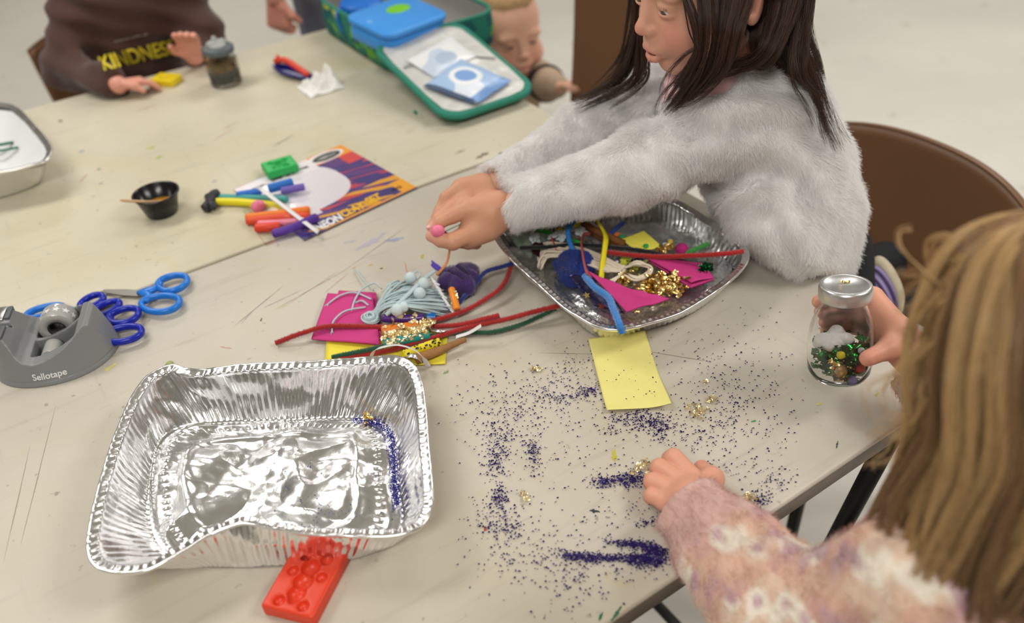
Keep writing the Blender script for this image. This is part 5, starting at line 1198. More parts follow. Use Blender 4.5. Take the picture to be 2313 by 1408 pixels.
# hands
def P2(px, py, d): return dd(px, py, d)
LH = [cap(WL, P2(1112, 480, 1.098), .019, .021, .01), cap(P2(1125, 462, 1.10), P2(1062, 474, 1.096), .018, .0150, .012), cap(P2(1118, 500, 1.10), P2(1060, 524, 1.098), .0185, .0150, .012), cap(P2(1100, 520, 1.10), P2(1062, 540, 1.10), .0150, .0120, .010)]
LH += finger([P2(1062, 470, 1.096), P2(1022, 488, 1.090), P2(994, 502, 1.088), P2(974, 514, 1.089)], .0112, .0066)      # index
LH += finger([P2(1052, 462, 1.106), P2(1016, 480, 1.106), P2(992, 500, 1.104), P2(980, 508, 1.102)], .0110, .0070)      # middle behind
LH += finger([P2(1060, 528, 1.094), P2(1022, 546, 1.084), P2(996, 543, 1.083), P2(973, 534, 1.085)], .0128, .0070)      # thumb
LH += finger([P2(1066, 520, 1.108), P2(1040, 545, 1.112), P2(1058, 552, 1.110)], .0100, .0075) + finger([P2(1080, 530, 1.112), P2(1060, 548, 1.116), P2(1076, 552, 1.114)], .0092, .0070)
RH = [cap(WR, P2(1088, 432, 1.13), .017, .019, .01), cap(P2(1092, 424, 1.13), P2(1050, 428, 1.125), .0180, .0155, .012), cap(P2(1088, 446, 1.13), P2(1040, 462, 1.13), .0175, .0150, .012), cap(P2(1060, 424, 1.126), P2(1036, 426, 1.124), .0100, .0095, .008)]
RH += finger([P2(1038, 426, 1.12), P2(1008, 448, 1.116), P2(994, 476, 1.113), P2(982, 496, 1.108)], .0100, .0064)
RH += finger([P2(1040, 440, 1.126), P2(1010, 462, 1.124), P2(998, 484, 1.122), P2(988, 500, 1.118)], .0098, .0064)
RH += finger([P2(1044, 452, 1.132), P2(1018, 474, 1.134), P2(1006, 492, 1.130)], .0094, .0066) + finger([P2(1050, 462, 1.138), P2(1028, 482, 1.140), P2(1018, 496, 1.136)], .0084, .0062)
RH += finger([P2(1062, 440, 1.118), P2(1020, 470, 1.106), P2(990, 494, 1.100), P2(975, 510, 1.097)], .0110, .0062)
V2, F2 = sdf(LH + RH, .0011)
arms = [cap(SL, EL, .032, .026, .01), cap(EL, WL, .025, .0185, .01), cap(SR, ER, .032, .026, .01), cap(ER, WR, .025, .0175, .01), cap(CH, HP, .065, .075, .04), cap(SL, SR, .045, .045, .04), cap(CH + [0, 0, .02], NK, .04, .03, .03)]
KN = np.array([.02, .30, TZ - .27]); TH1 = np.array([.17, .27, TZ - .10])
KL, KR = np.array([.10, .20, TZ - .235]), np.array([.10, .34, TZ - .235]); FL, FR = np.array([.345, .235, TZ - .195]), np.array([.345, .35, TZ - .205])
legs = [cap(HP + [.08, -.01, -.09], KL, .045, .038, .03), cap(HP + [.08, .05, -.09], KR, .045, .038, .03), cap(KL, FL, .038, .026, .02), cap(KR, FR, .038, .026, .02)]
V3, F3 = sdf(arms + legs, .005)
V, F = join([(V1, F1), (V2, F2), (V3, F3)])
sp = face_spots(Mh, hc, hs, LIP, BL, SK, srgb(56, 36, 28))
col = np.tile(np.array(SK), (len(V), 1)); col[:len(V1)] = skin_colour(V1, SK, sp)
hsp = [(P2(972, 514, 1.089), .011, srgb(238, 168, 160), .8), (P2(972, 535, 1.085), .011, srgb(238, 168, 160), .8), (P2(981, 498, 1.108), .009, srgb(234, 160, 150), .7)] + [(P2(x, y, d), .012, srgb(206, 138, 112), .5) for x, y, d in ((1020, 489, 1.09), (1022, 546, 1.084), (1008, 450, 1.11), (1056, 424, 1.12))]
col[len(V1):len(V1) + len(V2)] = skin_colour(V2, SKd, hsp)
mk('body', (V, F), m_skin, G, True, col)
gz = nrm(at(990, 520, .07) - hc)
for i, e in enumerate(EYE): eye_mesh('eye', hc + Mh @ e * hs, .0121 * hs, Mh @ nrm([0.12 if i == 0 else -.0, 1, -.55]) , G)
NA = lambda px, py, d, r: ell(dd(px, py, d), r)
for q, d, r in (((968, 513), 1.0835, (.0038, .0030, .0024)), ((975, 496), 1.101, (.0034, .0028, .0024))):
    mk('nail', sphere(dd(*q, d), r, 12), mat('nail', srgb(240, 190, 182), .25), G)
# jumper
jum = [cap(SL, EL, .053, .044, .03), cap(EL, WL + (EL - WL) * .10, .043, .031, .02), cap(SR, ER, .052, .043, .03), cap(ER, WR + (ER - WR) * .10, .042, .030, .02),
       cap(CH + [0, 0, -.005], HP, .078, .074, .05), cap(SL + [0, .01, 0], SR, .052, .05, .05), ell(dd(1765, 420, 1.20), (.078, .085, .095), k=.04),
       cap(dd(1760, 250, 1.17), dd(1812, 480, 1.19), .050, .058, .05), cap(dd(1815, 500, 1.19), dd(1862, 566, 1.20), .046, .034, .04), cap(dd(1700, 480, 1.13), dd(1820, 555, 1.15), .035, .032, .04)]
jum += [ell(dd(1648, 235, 1.125), (.066, .060, .040), k=.03)]
def cutj(val, X, Y, Z):
    # open at both cuffs
    for W_, E__ in ((WL, EL), (WR, ER)):
        ax_ = nrm(W_ - E__); d = ((X - W_[0]) * ax_[0] + (Y - W_[1]) * ax_[1] + (Z - W_[2]) * ax_[2]) + .012
        r = np.sqrt((X - W_[0]) ** 2 + (Y - W_[1]) ** 2 + (Z - W_[2]) ** 2); val = np.where(r < .06, np.maximum(val, np.minimum(d, .02)), val)
    d = np.where(Z < TZ + .002, .03, -1) * np.where(X < .004, 1, 0) ; val = np.where((X < .008) & (Z < TZ + .003), np.maximum(val, TZ + .003 - Z), val)
    wr = .0035 * np.sin((X * .7 + Z) * 95 + 3 * np.sin(Y * 40)) * np.exp(-((X + .10) / .12) ** 2)
    return val + wr
jv = sdf(jum, .004, cutj)
m_jum = mat('white_fluffy_knit', srgb(240, 238, 236), .9, bump=.6, bscale=300, var=.10, vscale=60)
jo = mk('jumper', jv, m_jum, G)
def fluffy(name, col, k=.45, attr=False):
    m = bpy.data.materials.new(name); m.use_nodes = True; nt = m.node_tree; N = nt.nodes; N.remove(N['Principled BSDF'])
    d = N.new('ShaderNodeBsdfDiffuse'); t = N.new('ShaderNodeBsdfTranslucent'); x = N.new('ShaderNodeMixShader'); x.inputs[0].default_value = k
    for q in (d, t): q.inputs['Color'].default_value = (*col, 1)
    if attr:
        a = N.new('ShaderNodeAttribute'); a.attribute_name = 'Col'
        for q in (d, t): nt.links.new(a.outputs['Color'], q.inputs['Color'])
    nt.links.new(d.outputs[0], x.inputs[1]); nt.links.new(t.outputs[0], x.inputs[2]); nt.links.new(x.outputs[0], N['Material Output'].inputs[0]); return m
m_fur = fluffy('white_fluff', (.97, .96, .955))
AXL = nrm(WL - SL)
def comb(P):
    down = np.array([.25, -.1, -1.0]); c = np.tile(down, (len(P), 1))
    for S_, W_ in ((SL, WL), (SR, WR)):
        ax_ = W_ - S_; L2 = ax_ @ ax_; t = np.clip((P - S_) @ ax_ / L2, 0, 1); d = np.linalg.norm(P - S_ - t[:, None] * ax_, axis=1)
        w = (np.clip(1.3 - d / .06, 0, 1) * np.clip(t * 4, 0, 1))[:, None]; c = c * (1 - w) + (nrm(ax_) * .7 + np.array([0, 0, -.8])) * w
    return c
fur('fluff', jv, 190000, lambda P: np.where(P[:, 0] > -.16, .0135, .0095), comb, m_fur, jo, 4, .00024, lift=.45, clump=.55, curl=.5, cs=110)
# pink collar
ck_ = hc + Mh @ np.array([0, .004, -.108]) * hs
m_pk = mat('pink_cotton', srgb(226, 186, 190), .85, bump=.3, bscale=500)
cq = cmr([ck_ + Mh @ np.array([.043 * math.cos(a), .010 + .038 * math.sin(a), -.006 - .012 * math.sin(a)]) for a in np.linspace(0, 6.283, 12, endpoint=False)], 60, True)
mk('collar', join([tube(cq, .010, 12, 1.3, closed=True), tube(cq - [0, 0, .018], .012, 12, 1.3, closed=True), tube(cq * .9 + ck_ * .1 - [0, 0, .034], .016, 12, 1.3, closed=True)]), m_pk, G)
# trousers and shoes
m_blk = mat('black_cloth', (.010, .012, .014), .85)
mk('leggings', sdf([cap(HP + [.08, -.01, -.09], KL, .055, .052, .03), cap(HP + [.08, .05, -.09], KR, .055, .052, .03), cap(KL, FL, .049, .036, .02), cap(KR, FR, .049, .036, .02), cap(HP + [.06, .0, -.05], HP + [.08, 0, -.08], .06, .06, .04)], .005), m_blk, G)
def shoe(heel, toe, side, par, name='shoe'):
    """sole faces +x like a kneeling child's foot; heel up"""
    h = np.array(heel); t = np.array(toe); ax_ = nrm(t - h); s = nrm(side); up = np.cross(ax_, s)
    M = np.stack([ax_, np.cross(s, ax_), s], 1); L_ = np.linalg.norm(t - h); c = (h + t) / 2
    ring_ = []
    for i in range(9):
        w = [.0, .006, .012, .016, .018, .018, .016, .010, .0][i]
    def outline(k, z):
        a = np.linspace(0, 2 * np.pi, 60, endpoint=False); x = np.cos(a) * (L_ / 2 + k); wd = (.030 + .006 * np.cos(a) ) + k
        return np.stack([x, np.sin(a) * np.abs(np.sin(a)) ** -.12 * wd if False else np.sin(a) * wd, 0 * a + z], 1)
    R = [outline(-.004, .0), outline(.0, .003), outline(.002, .010), outline(.001, .018), outline(-.003, .020)]
    V, F = loft(np.array(R)); o = mk('sole', (V @ M.T + c, F), mat('cream_rubber', srgb(202, 190, 164), .6, bump=.3, bscale=80, var=.15, vscale=40), par)
    R = [outline(-.003, .018), outline(-.004, .030), outline(-.008, .042), outline(-.014, .055), outline(-.020, .062)]
    V, F = loft(np.array(R)); mk('upper', (V @ M.T + c, F), mat('lilac_leather', srgb(150, 138, 190), .5, bump=.2, bscale=200), par)
    for k, z in ((-.0015, .030), (-.0045, .042)):
        mk('strap', tube(outline(k, z) @ M.T + c, .0022, 8, closed=True), mat('purple_trim', srgb(92, 72, 110), .6), par)
s1 = thing('shoe', 'lilac shoe with thick cream sole, turned up on the chair behind the jumper', 'shoe', 'pair of lilac shoes')
sc_ = dd(2005, 625, 1.36)
shoe(dd(1985, 575, 1.37), dd(2003, 700, 1.36) + [.02, 0, -.02], (-.88, -.30, -.20), s1)
s2 = thing('shoe', 'second cream soled shoe, mostly hidden between the jumper and the first shoe', 'shoe', 'pair of lilac shoes')
shoe(dd(1918, 560, 1.40), dd(1925, 640, 1.42), (-.8, -.5, -.2), s2)
# hair
m_dh = mat('dark_brown_hair', srgb(88, 62, 48), .40, hair=True, col2=srgb(40, 27, 21), spec=.5)
sc_v = sdf(xf([ell((0, -.026, .040), (.080, .094, .082), k=.02), ell((0, -.05, -.01), (.070, .064, .066), k=.03), ell((0, .052, .046), (.050, .042, .030), k=.02)], Mh, hc, hs) , .003)
ho = mk('hair', sc_v, mat('dark_scalp', srgb(34, 23, 19), .6, bump=.5, bscale=300), G)
hl_ = lambda x, y, z: hc + Mh @ np.array([x, y, z]) * hs
LK = []
def pw(*l): return [dd(*q) for q in l]
crown = hl_(0, -.01, .122)
# near (left) side curtain in front of the ear: x negative = person's left
def add(gs, n, rad, wav=.004, seed=1, tip=.35, fz=.0012): LK.append(resample_strands(strand_lock(gs, n, rad, 30, wav, seed, tip, fz), .55))
nl = -1
add([hl_(-.005, .02, .12), hl_(-.045, .055, .085), hl_(-.066, .045, .03)] + pw((1600, 60, .985), (1588, 140, 1.0), (1545, 215, 1.03), (1500, 262, 1.045)), 900, .013, seed=1)
add([hl_(-.005, .01, .12), hl_(-.055, .035, .085), hl_(-.075, .02, .03)] + pw((1640, 70, .985), (1620, 150, 1.0), (1560, 215, 1.035), (1505, 240, 1.05)), 1300, .017, seed=2)
add([hl_(-.01, -.01, .12), hl_(-.06, .015, .09), hl_(-.080, .004, .03)] + pw((1655, 70, .985), (1640, 130, 1.0), (1600, 170, 1.03), (1520, 240, 1.06)), 1100, .016, seed=3)
add([hl_(.0, .03, .12), hl_(-.030, .070, .085), hl_(-.052, .072, .04)] + pw((1562, 40, .985), (1575, 110, .99), (1552, 160, 1.0), (1530, 200, 1.03), (1500, 245, 1.05)), 500, .006, .005, seed=4)
add([hl_(-.052, .07, .05)] + pw((1570, 60, .985), (1590, 90, .99), (1545, 125, .995), (1510, 170, 1.01), (1498, 215, 1.03)), 40, .003, .004, seed=5)
add([hl_(-.05, .07, .05)] + pw((1560, 60, .985), (1580, 130, .995), (1500, 200, 1.02), (1480, 262, 1.05)), 60, .004, .006, seed=6)
# far side curtain, seen past the cheek and blown on to the far sleeve
for i, (a, b_, c_, r_, n) in enumerate((((1440, 90, 1.12), (1400, 180, 1.16), (1290, 240, 1.17), .012, 900), ((1445, 120, 1.12), (1420, 190, 1.15), (1300, 246, 1.16), .010, 600), ((1432, 60, 1.13), (1412, 140, 1.16), (1340, 215, 1.18), .014, 900),
                                    ((1455, 140, 1.12), (1440, 190, 1.14), (1370, 240, 1.14), .006, 300), ((1440, 40, 1.12), (1425, 110, 1.15), (1385, 170, 1.19), .012, 700), ((1450, 150, 1.11), (1450, 180, 1.12), (1400, 215, 1.13), .003, 60))):
    add([hl_(.01, .03, .12), hl_(.05, .055, .085), hl_(.068, .055, .03)] + pw(a, b_, c_), n, r_, .006, seed=20 + i)
# back of the head and down the back
for i, (a, b_, c_, d_, r_, n) in enumerate((((1760, 60, 1.07), (1800, 160, 1.10), (1840, 230, 1.16), (1880, 330, 1.17), .020, 1500), ((1790, 40, 1.10), (1830, 150, 1.15), (1850, 230, 1.19), (1870, 290, 1.19), .016, 1000), ((1720, 80, 1.06), (1750, 130, 1.09), (1800, 170, 1.13), (1835, 215, 1.16), .018, 1000),
                                          ((1780, 100, 1.09), (1830, 190, 1.13), (1860, 280, 1.15), (1912, 325, 1.16), .007, 350), ((1800, 90, 1.11), (1845, 170, 1.16), (1852, 240, 1.2), (1866, 270, 1.2), .008, 300), ((1815, 60, 1.13), (1838, 140, 1.17), (1842, 200, 1.2), (1855, 250, 1.2), .005, 120))):
    add([hl_(-.005, -.03, .12), hl_(-.04, -.085, .07), hl_(-.03, -.11, .0)] + pw(a, b_, c_, d_), n, r_, .008, seed=40 + i, fz=.002)
for i, (a, b_, c_, d_, r_, n) in enumerate((((1800, 120, 1.06), (1840, 210, 1.085), (1872, 290, 1.10), (1905, 345, 1.12), .009, 500), ((1815, 90, 1.08), (1850, 190, 1.10), (1862, 260, 1.11), (1885, 320, 1.12), .006, 260), ((1795, 150, 1.05), (1828, 215, 1.075), (1850, 250, 1.09), (1868, 300, 1.10), .006, 260), ((1822, 60, 1.10), (1848, 150, 1.12), (1852, 220, 1.13), (1846, 262, 1.14), .004, 90))):
    add([hl_(-.005, -.03, .12), hl_(-.04, -.085, .07), hl_(-.04, -.11, .0)] + pw(a, b_, c_, d_), n, r_, .009, seed=80 + i, fz=.0025, tip=.8)
add([hl_(-.02, -.03, .12), hl_(-.07, -.04, .07), hl_(-.075, -.05, -.0)] + pw((1735, 110, 1.02), (1680, 150, 1.04), (1620, 170, 1.07)), 900, .014, .004, seed=60)
add([hl_(-.02, -.04, .12), hl_(-.07, -.06, .07), hl_(-.072, -.07, -.0)] + pw((1745, 120, 1.03), (1700, 140, 1.06), (1640, 140, 1.08)), 900, .018, .004, seed=61)
add([hl_(.0, .0, .123), hl_(-.04, .0, .115), hl_(-.078, -.01, .07), hl_(-.086, -.03, .02), hl_(-.08, -.05, -.03)], 1400, .02, .003, seed=62)
add([hl_(.0, -.05, .118), hl_(-.04, -.07, .10), hl_(-.07, -.08, .04), hl_(-.06, -.09, -.03)], 1400, .022, .003, seed=63)
add([hl_(.0, .03, .12), hl_(.0, -.04, .125), hl_(.02, -.10, .07), hl_(.0, -.12, .0)], 1400, .03, .003, seed=64)
strands('strands', np.concatenate(LK), .00021, m_dh, ho)
tag(mk('clay_bead', sdf([ell(dd(990, 523, 1.078), (.0085, .007, .0068)), ell(dd(986, 520, 1.076), (.005, .004, .004))], .001), mat('pink_clay_bead', srgb(240, 124, 160), .45)), 'pink clay bead pinched between the fingertips above the pile', 'bead')
tag(mk('needle', rod([dd(1003, 524, 1.083), dd(1040, 507, 1.094)], .0007, 6, 8), mat('needle_steel', (.25, .3, .3), .3, metal=.8)), 'thin wire running from the pink bead back between the pinching fingers', 'wire')
tag(mk('dark_sleeve', rod([dd(1000, 526, 1.084), dd(1020, 537, 1.088)], .0032, 10, 10), mat('maroon', srgb(60, 10, 16), .5)), 'dark maroon stub behind the pink bead in the pinched fingers', 'bead')
# ---------------------------------------------------------------- generic hand
def simple_hand(w, d, nrml, s=1.0, curl=.5, side=1, spread=.12, thumb=.6):
    """w wrist, d direction of the fingers, nrml out of the back of the hand, side=+1 thumb on d x n side"""
    d = nrm(d); n = nrm(np.asarray(nrml) - d * np.dot(nrml, d)); t = np.cross(d, n) * side; L = []
    for i, (o, ln) in enumerate(((.021, .050), (.007, .056), (-.007, .052), (-.020, .042))):
        m = w + (d * .062 + t * o) * s; L.append(cap(w + t * o * .5 * s, m, .0135 * s, .0105 * s, .010 * s))
        p = [m]; a = 0; dir_ = d + t * o * spread * 10
        for k, f in enumerate((.45, .33, .26)):
            a += curl * (.75 + .1 * i); v = nrm(dir_) * math.cos(a) - n * math.sin(a); p.append(p[-1] + v * ln * f * s)
        L += chain(p, [.0092 * s, .0084 * s, .0076 * s, .0062 * s], .0025 * s)
    b = w + (d * .018 + t * .016) * s; k1 = b + (t * .022 + d * .022 - n * .006) * s; k2 = k1 + (d * (1 - thumb * .4) * .030 + t * .006 - n * .018 * thumb) * s
    L += chain([b, k1, k2], [.014 * s, .0105 * s, .0078 * s], .006 * s)
    return L
def person_body(par, parts, col, sp=()):
    V, F = join([p[0] for p in parts]); c = np.tile(np.array(col), (len(V), 1)); o = 0
    for (vf, spots) in parts:
        n = len(vf[0])
        if spots: c[o:o + n] = skin_colour(vf[0], col, spots)
        o += n
    return mk('body', (V, F), m_skin, par, True, c)

# ---------------------------------------------------------------- glass jar in the hand
jb = at(1893, 848, .036); jtop = at(1911, 640, .142); jax = nrm(jtop - jb); print('jar h', np.linalg.norm(jtop - jb), jax)
JM = basis([1, 0, 0], np.cross(jax, [1, 0, 0])); JM = np.stack([nrm(np.cross(np.cross(jax, [1, 0, 0]), jax)), nrm(np.cross(jax, [1, 0, 0])), jax], 1); JM[:, 1] = np.cross(jax, JM[:, 0])
HJ = np.linalg.norm(jtop - jb); kz = HJ / .104
J = thing('glass_jar', 'clear glass jar with a silver lid held up, with tinsel and beads inside', 'jar', 'glass jars')
mk('glass', lathe(jb, [(0, .001), (.022, 0), (.028, .003), (.0315, .010), (.0325, .022), (.0325, .046 * kz), (.031, .058 * kz), (.027, .070 * kz), (.0225, .080 * kz), (.0215, .085 * kz), (.0215, .094 * kz), (.0200, .094 * kz), (.0200, .085 * kz), (.0210, .080 * kz), (.0255, .070 * kz), (.0295, .058 * kz), (.031, .046 * kz), (.031, .022), (.030, .011), (.026, .0055), (0, .004)], 64, JM), m_glass, J)
ld = mk('lid', lathe(jb, [(.0222, .088 * kz), (.0250, .0885 * kz), (.0258, .090 * kz), (.0258, .100 * kz), (.0250, .1025 * kz), (.0230, .1035 * kz), (.0205, .1030 * kz), (.0195, .1022 * kz), (0, .1022 * kz)], 64, JM), mat('brushed_lid', (.62, .62, .62), .33, metal=.9), J)
def jl(x, y, z): return jb + JM @ np.array([x, y, z])
g = np.random.default_rng(12)
def in_jar(n, ctr, rad, size, seed, m, name):
    q = np.random.default_rng(seed + 90); L_ = []
    for i in range(n):
        p = np.array(ctr) + q.uniform(-1, 1, 3) * rad; rr_ = math.hypot(p[0], p[1]); p[:2] *= min(1, .0265 / max(rr_, 1e-6)); f_ = clump_flakes((0, 0, -.1), (0, 0, 0), 1, size, seed * 1000 + i); L_.append((f_[0] - f_[0].mean(0) + p, f_[1]))
    vf = join(L_); V = vf[0].copy()
    r = np.hypot(V[:, 0], V[:, 1]); k = np.minimum(1, .0285 / np.maximum(r, 1e-6)); V[:, 0] *= k; V[:, 1] *= k; V[:, 2] = np.clip(V[:, 2], .006, .05)
    o = mk(name, (V @ JM.T + jb, vf[1]), m); return o
def jt_(o, l, c='tinsel'): return tag(o, l, c)
jt_(in_jar(420, (.006, -.004, .024), (.026, .028, .018), .0085, 1, mat('jar_green_tinsel', srgb(30, 140, 60), .18, metal=.9), 'green_tinsel'), 'shiny green tinsel inside the held glass jar')['kind'] = 'stuff'
jt_(in_jar(60, (.018, -.016, .020), (.007, .009, .010), .007, 2, mat('jar_purple_tinsel', srgb(60, 30, 130), .2, metal=.8), 'purple_tinsel'), 'purple tinsel by the thumb inside the held jar')['kind'] = 'stuff'
jt_(in_jar(60, (-.014, -.016, .020), (.010, .010, .010), .009, 3, m_gold, 'gold_bits'), 'gold bits at the left inside the held jar', 'gold leaf')['kind'] = 'stuff'
cot = mk('cotton', sdf([ell(jl(g.uniform(-.014, .016), g.uniform(.0, .018), g.uniform(.036, .044)), (.006, .006, .004), k=.002) for _ in range(16)] + [ell(jl(.002, .010, .038), (.015, .013, .004))], .0012), mat('white_cotton', (.82, .80, .78), .95, bump=.5, bscale=400)); tag(cot, 'white cotton behind the tinsel in the held jar', 'cotton')
for (x, y, z, r, c, l) in ((-.002, -.026, .022, .0050, (214, 44, 40), 'red bead against the glass of the held jar'), (-.020, -.016, .040, .0042, (236, 214, 40), 'yellow bead high at the left inside the held jar'), (-.010, -.024, .010, .0050, (140, 130, 200), 'lilac pompom low inside the held jar'), (.001, -.024, .040, .0036, (220, 222, 224), 'white bead on top of the tinsel in the jar'), (-.020, -.018, .022, .0058, (196, 156, 90), 'golden bead beside the red bead in the jar')):
    tag(mk('bead', sphere(jl(x, y, z), r, 16), mat('jar_bead_%d' % c[0], srgb(*c), .3)), l, 'bead', 'beads inside the held jar')
tag(mk('gold_fleck', clump_flakes(jl(.004, .002, .1026 * kz), (.003, .004, .001), 5, .004, 44), m_gold), 'gold fleck stuck on the silver lid of the held jar', 'gold fleck')

# ---------------------------------------------------------------- blonde girl in front, seen from behind
B = thing('person', 'blonde child in a pink and cream fuzzy knit holding up a jar, seen from behind', 'person')
bh = dd(2392, 852, .64); Mb_ = orient((.42, .80, -.42), (.15, .30, 1.0)); bs = .90
NKb = bh + np.array([-.02, -.045, -.10]); Sl = dd(2085, 1350, .70); Sr = Sl + np.array([.20, -.03, .0]); El = dd(1800, 1425, .775); Wl = at(1568, 1160, .028)
Wr = at(2070, 808, .070); Er = np.array([-.125, -.13, TZ + .0]); Hb = np.array([-.29, -.26, TZ - .28]); Cb = np.array([-.29, -.20, TZ + .06])
print('blonde', bh, Sl, El, Wl, Wr)
hv = sdf(xf(head_prims(), Mb_, bh, bs) + [cap(bh + Mb_ @ np.array([0, -.015, -.05]), NKb + [0, 0, -.03], .034, .036, .02)], .0022)
lh = [cap(at(1580, 1170, .027), at(1566, 1130, .026), .0200, .0205, .01), cap(at(1575, 1140, .026), at(1560, 1080, .024), .0175, .0112, .007), cap(at(1565, 1140, .025), at(1532, 1090, .024), .0170, .0110, .007), cap(at(1560, 1145, .024), at(1512, 1112, .021), .0165, .0102, .007), cap(at(1556, 1150, .022), at(1500, 1134, .018), .0150, .0092, .007)]
lh += chain([at(1562, 1078, .026), at(1522, 1034, .024), at(1512, 1036, .0095)], [.0100, .0092, .0082], .0014)
lh += chain([at(1535, 1086, .026), at(1490, 1056, .023), at(1484, 1060, .0090)], [.0100, .0090, .0080], .0014)
lh += chain([at(1515, 1106, .023), at(1474, 1088, .020), at(1470, 1092, .0085)], [.0096, .0086, .0076], .0014)
lh += chain([at(1502, 1132, .019), at(1472, 1120, .0165), at(1469, 1124, .0080)], [.0090, .0078, .0068], .0014)
lh += chain([at(1600, 1122, .022), at(1608, 1082, .018), at(1585, 1058, .0095)], [.0135, .0108, .0082], .006)
V2a = sdf(lh, .0010)
def jp(az, r, z): a = math.radians(az); return jl(math.cos(a) * r, math.sin(a) * r, z * kz)
rh = []
for i, z in enumerate((.070, .058, .046, .035)):
    m_ = jp(4, .050, z); rh.append(cap(Wr, m_, .0150, .0120, .012)); rh += chain([m_, jp(32, .044, z + .002), jp(56, .0410, z), jp(76 - i * 5, .0400, z - .003)], [.0110, .0092, .0084, .0070], .003)
rh += chain([Wr + (jp(-8, .055, .044) - Wr) * .45, jp(-30, .055, .044), jp(-68, .0465, .042), jp(-106, .0425, .042)], [.0165, .0125, .0100, .0082], .008)
rh += [cap(Wr, jp(0, .056, .046), .018, .0145, .012)]
V2b = sdf(rh, .0013)
V3b = sdf([cap(Sl, El, .03, .026, .01), cap(El, Wl, .025, .019, .01), cap(Sr, Er, .03, .025, .01), cap(Er, Wr, .024, .018, .01), cap(Cb, Hb, .07, .08, .04), cap(Sl, Sr, .04, .04, .04), cap(Cb, NKb, .04, .032, .03)], .005)
sk2 = srgb(226, 164, 138)
kn = [(at(x, y, z), .010, srgb(224, 132, 116), .6) for x, y, z in ((1520, 1030, .02), (1487, 1055, .018), (1470, 1090, .016), (1470, 1120, .014), (1590, 1056, .012))]
person_body(B, [(hv, face_spots(Mb_, bh, bs, LIP, BL, SK, srgb(150, 110, 80))), (V2a, kn), (V2b, [(jp(-104, .041, .042), .010, srgb(226, 130, 118), .7)]), (V3b, None)], sk2)
for i, e in enumerate(EYE): eye_mesh('eye', bh + Mb_ @ e * bs, .0121 * bs, Mb_ @ np.array([0, 1, -.4]), B, (70, 100, 130))
Pk = np.array(srgb(214, 172, 160)); Cr = np.array(srgb(238, 228, 212)); Mv = np.array(srgb(196, 158, 168)); Pe = np.array(srgb(222, 184, 158))
cw = at(1556, 1140, .026); caxis = nrm(El - Wl)
def knit(P):
    a = vnoise(P, 82, 21, 2)[:, None]; b = vnoise(P, 140, 22, 2)[:, None]; c = vnoise(P, 260, 23, 2)[:, None]
    col = Pk + (Cr - Pk) * np.clip(a * 4 + .45, 0, 1); col = col + (Mv - col) * np.clip(b * 3 - .35, 0, .8); col = col + (Pe - col) * np.clip(-b * 3 - .5, 0, .7)
    d = np.clip(1 - np.abs((P - Wl) @ caxis - .010) / .036, 0, 1)[:, None] * (np.linalg.norm(P - Wl, axis=1) < .09)[:, None]; col = col + (Pk * .5 + Mv * .3 + Pe * .2 - col) * np.clip(d * 2.5, 0, 1)
    return np.clip(col * (1 + .10 * c), 0, 1)
def sw(val, X, Y, Z):
    P = np.stack(np.broadcast_arrays(X, Y, Z), -1).reshape(-1, 3); near = np.abs(val.ravel()) < .02
    d = np.zeros(len(P), np.float32); Q = P[near]
    t = (Q - Wl) @ caxis; rad = Q - Wl - t[:, None] * caxis; u0 = nrm(np.cross(caxis, [0, 0, 1])); v0 = np.cross(caxis, u0); an = np.arctan2(rad @ v0, rad @ u0)
    cuff = (t < .044) & (np.linalg.norm(Q - Wl, axis=1) < .10)
    d[near] = np.where(cuff, .0011 * np.sin(an * 34), .0028 * vnoise(Q, 110, 31, 2) + .0022 * vnoise(Q, 60, 30, 1)) 
    val = val + d.reshape(val.shape)
    for W_, ax_, off in ((Wl, nrm(Wl - El), .012), (Wr, nrm(Wr - Er), -.004)):
        dd_ = (X - W_[0]) * ax_[0] + (Y - W_[1]) * ax_[1] + (Z - W_[2]) * ax_[2] - off; r = np.sqrt((X - W_[0]) ** 2 + (Y - W_[1]) ** 2 + (Z - W_[2]) ** 2)
        val = np.where(r < .07, np.maximum(val, np.minimum(dd_, .02)), val)
    return val
sp_ = [cap(Wl + (Wl - El) * .12, Wl + (El - Wl) * .22, .0335, .0345, .004), cap(Wl + (El - Wl) * .30, El, .043, .053, .012), cap(Sl, El, .054, .052, .03), cap(Er, Wr, .046, .031, .02), cap(Sr, Er, .052, .046, .03), cap(Sl + [.02, -.02, 0], Sr, .058, .056, .05), cap(Cb, Hb, .10, .105, .05), cap(Cb, NKb + [0, 0, -.02], .07, .045, .04)]
for k in range(4): q = Wl + (El - Wl) * (.38 + k * .19); sp_.append(ell(q, (.047 + .004 * k, .047 + .004 * k, .047 + .004 * k), k=.006))
sv = sdf(sp_, .0032, sw)
m_knit = mat('fuzzy_knit', (1, 1, 1), .9, attr=True, bump=.7, bscale=420, sheen=.3)
so = mk('jumper', sv, m_knit, B, True, knit(sv[0])); fur('fuzz', sv, 90000, .0062, lambda P: np.tile(caxis, (len(P), 1)), fluffy('knit_fuzz', (.9, .8, .8), .4, True), so, 4, .00016, lift=.6, clump=.9, curl=.6, cs=260, colf=knit)
m_b1 = mat('blonde_hair', srgb(214, 180, 126), .42, hair=True, col2=srgb(168, 130, 86)); m_b2 = mat('dark_blonde_hair', srgb(168, 132, 92), .42, hair=True, col2=srgb(110, 80, 56))
hb = mk('hair', sdf(xf([ell((0, -.026, .036), (.079, .092, .080), k=.02), ell((0, -.05, -.01), (.070, .064, .070), k=.03)], Mb_, bh, bs), .004), mat('blonde_scalp', srgb(150, 116, 78), .7), B)
L1, L2 = [], []; g = np.random.default_rng(77)
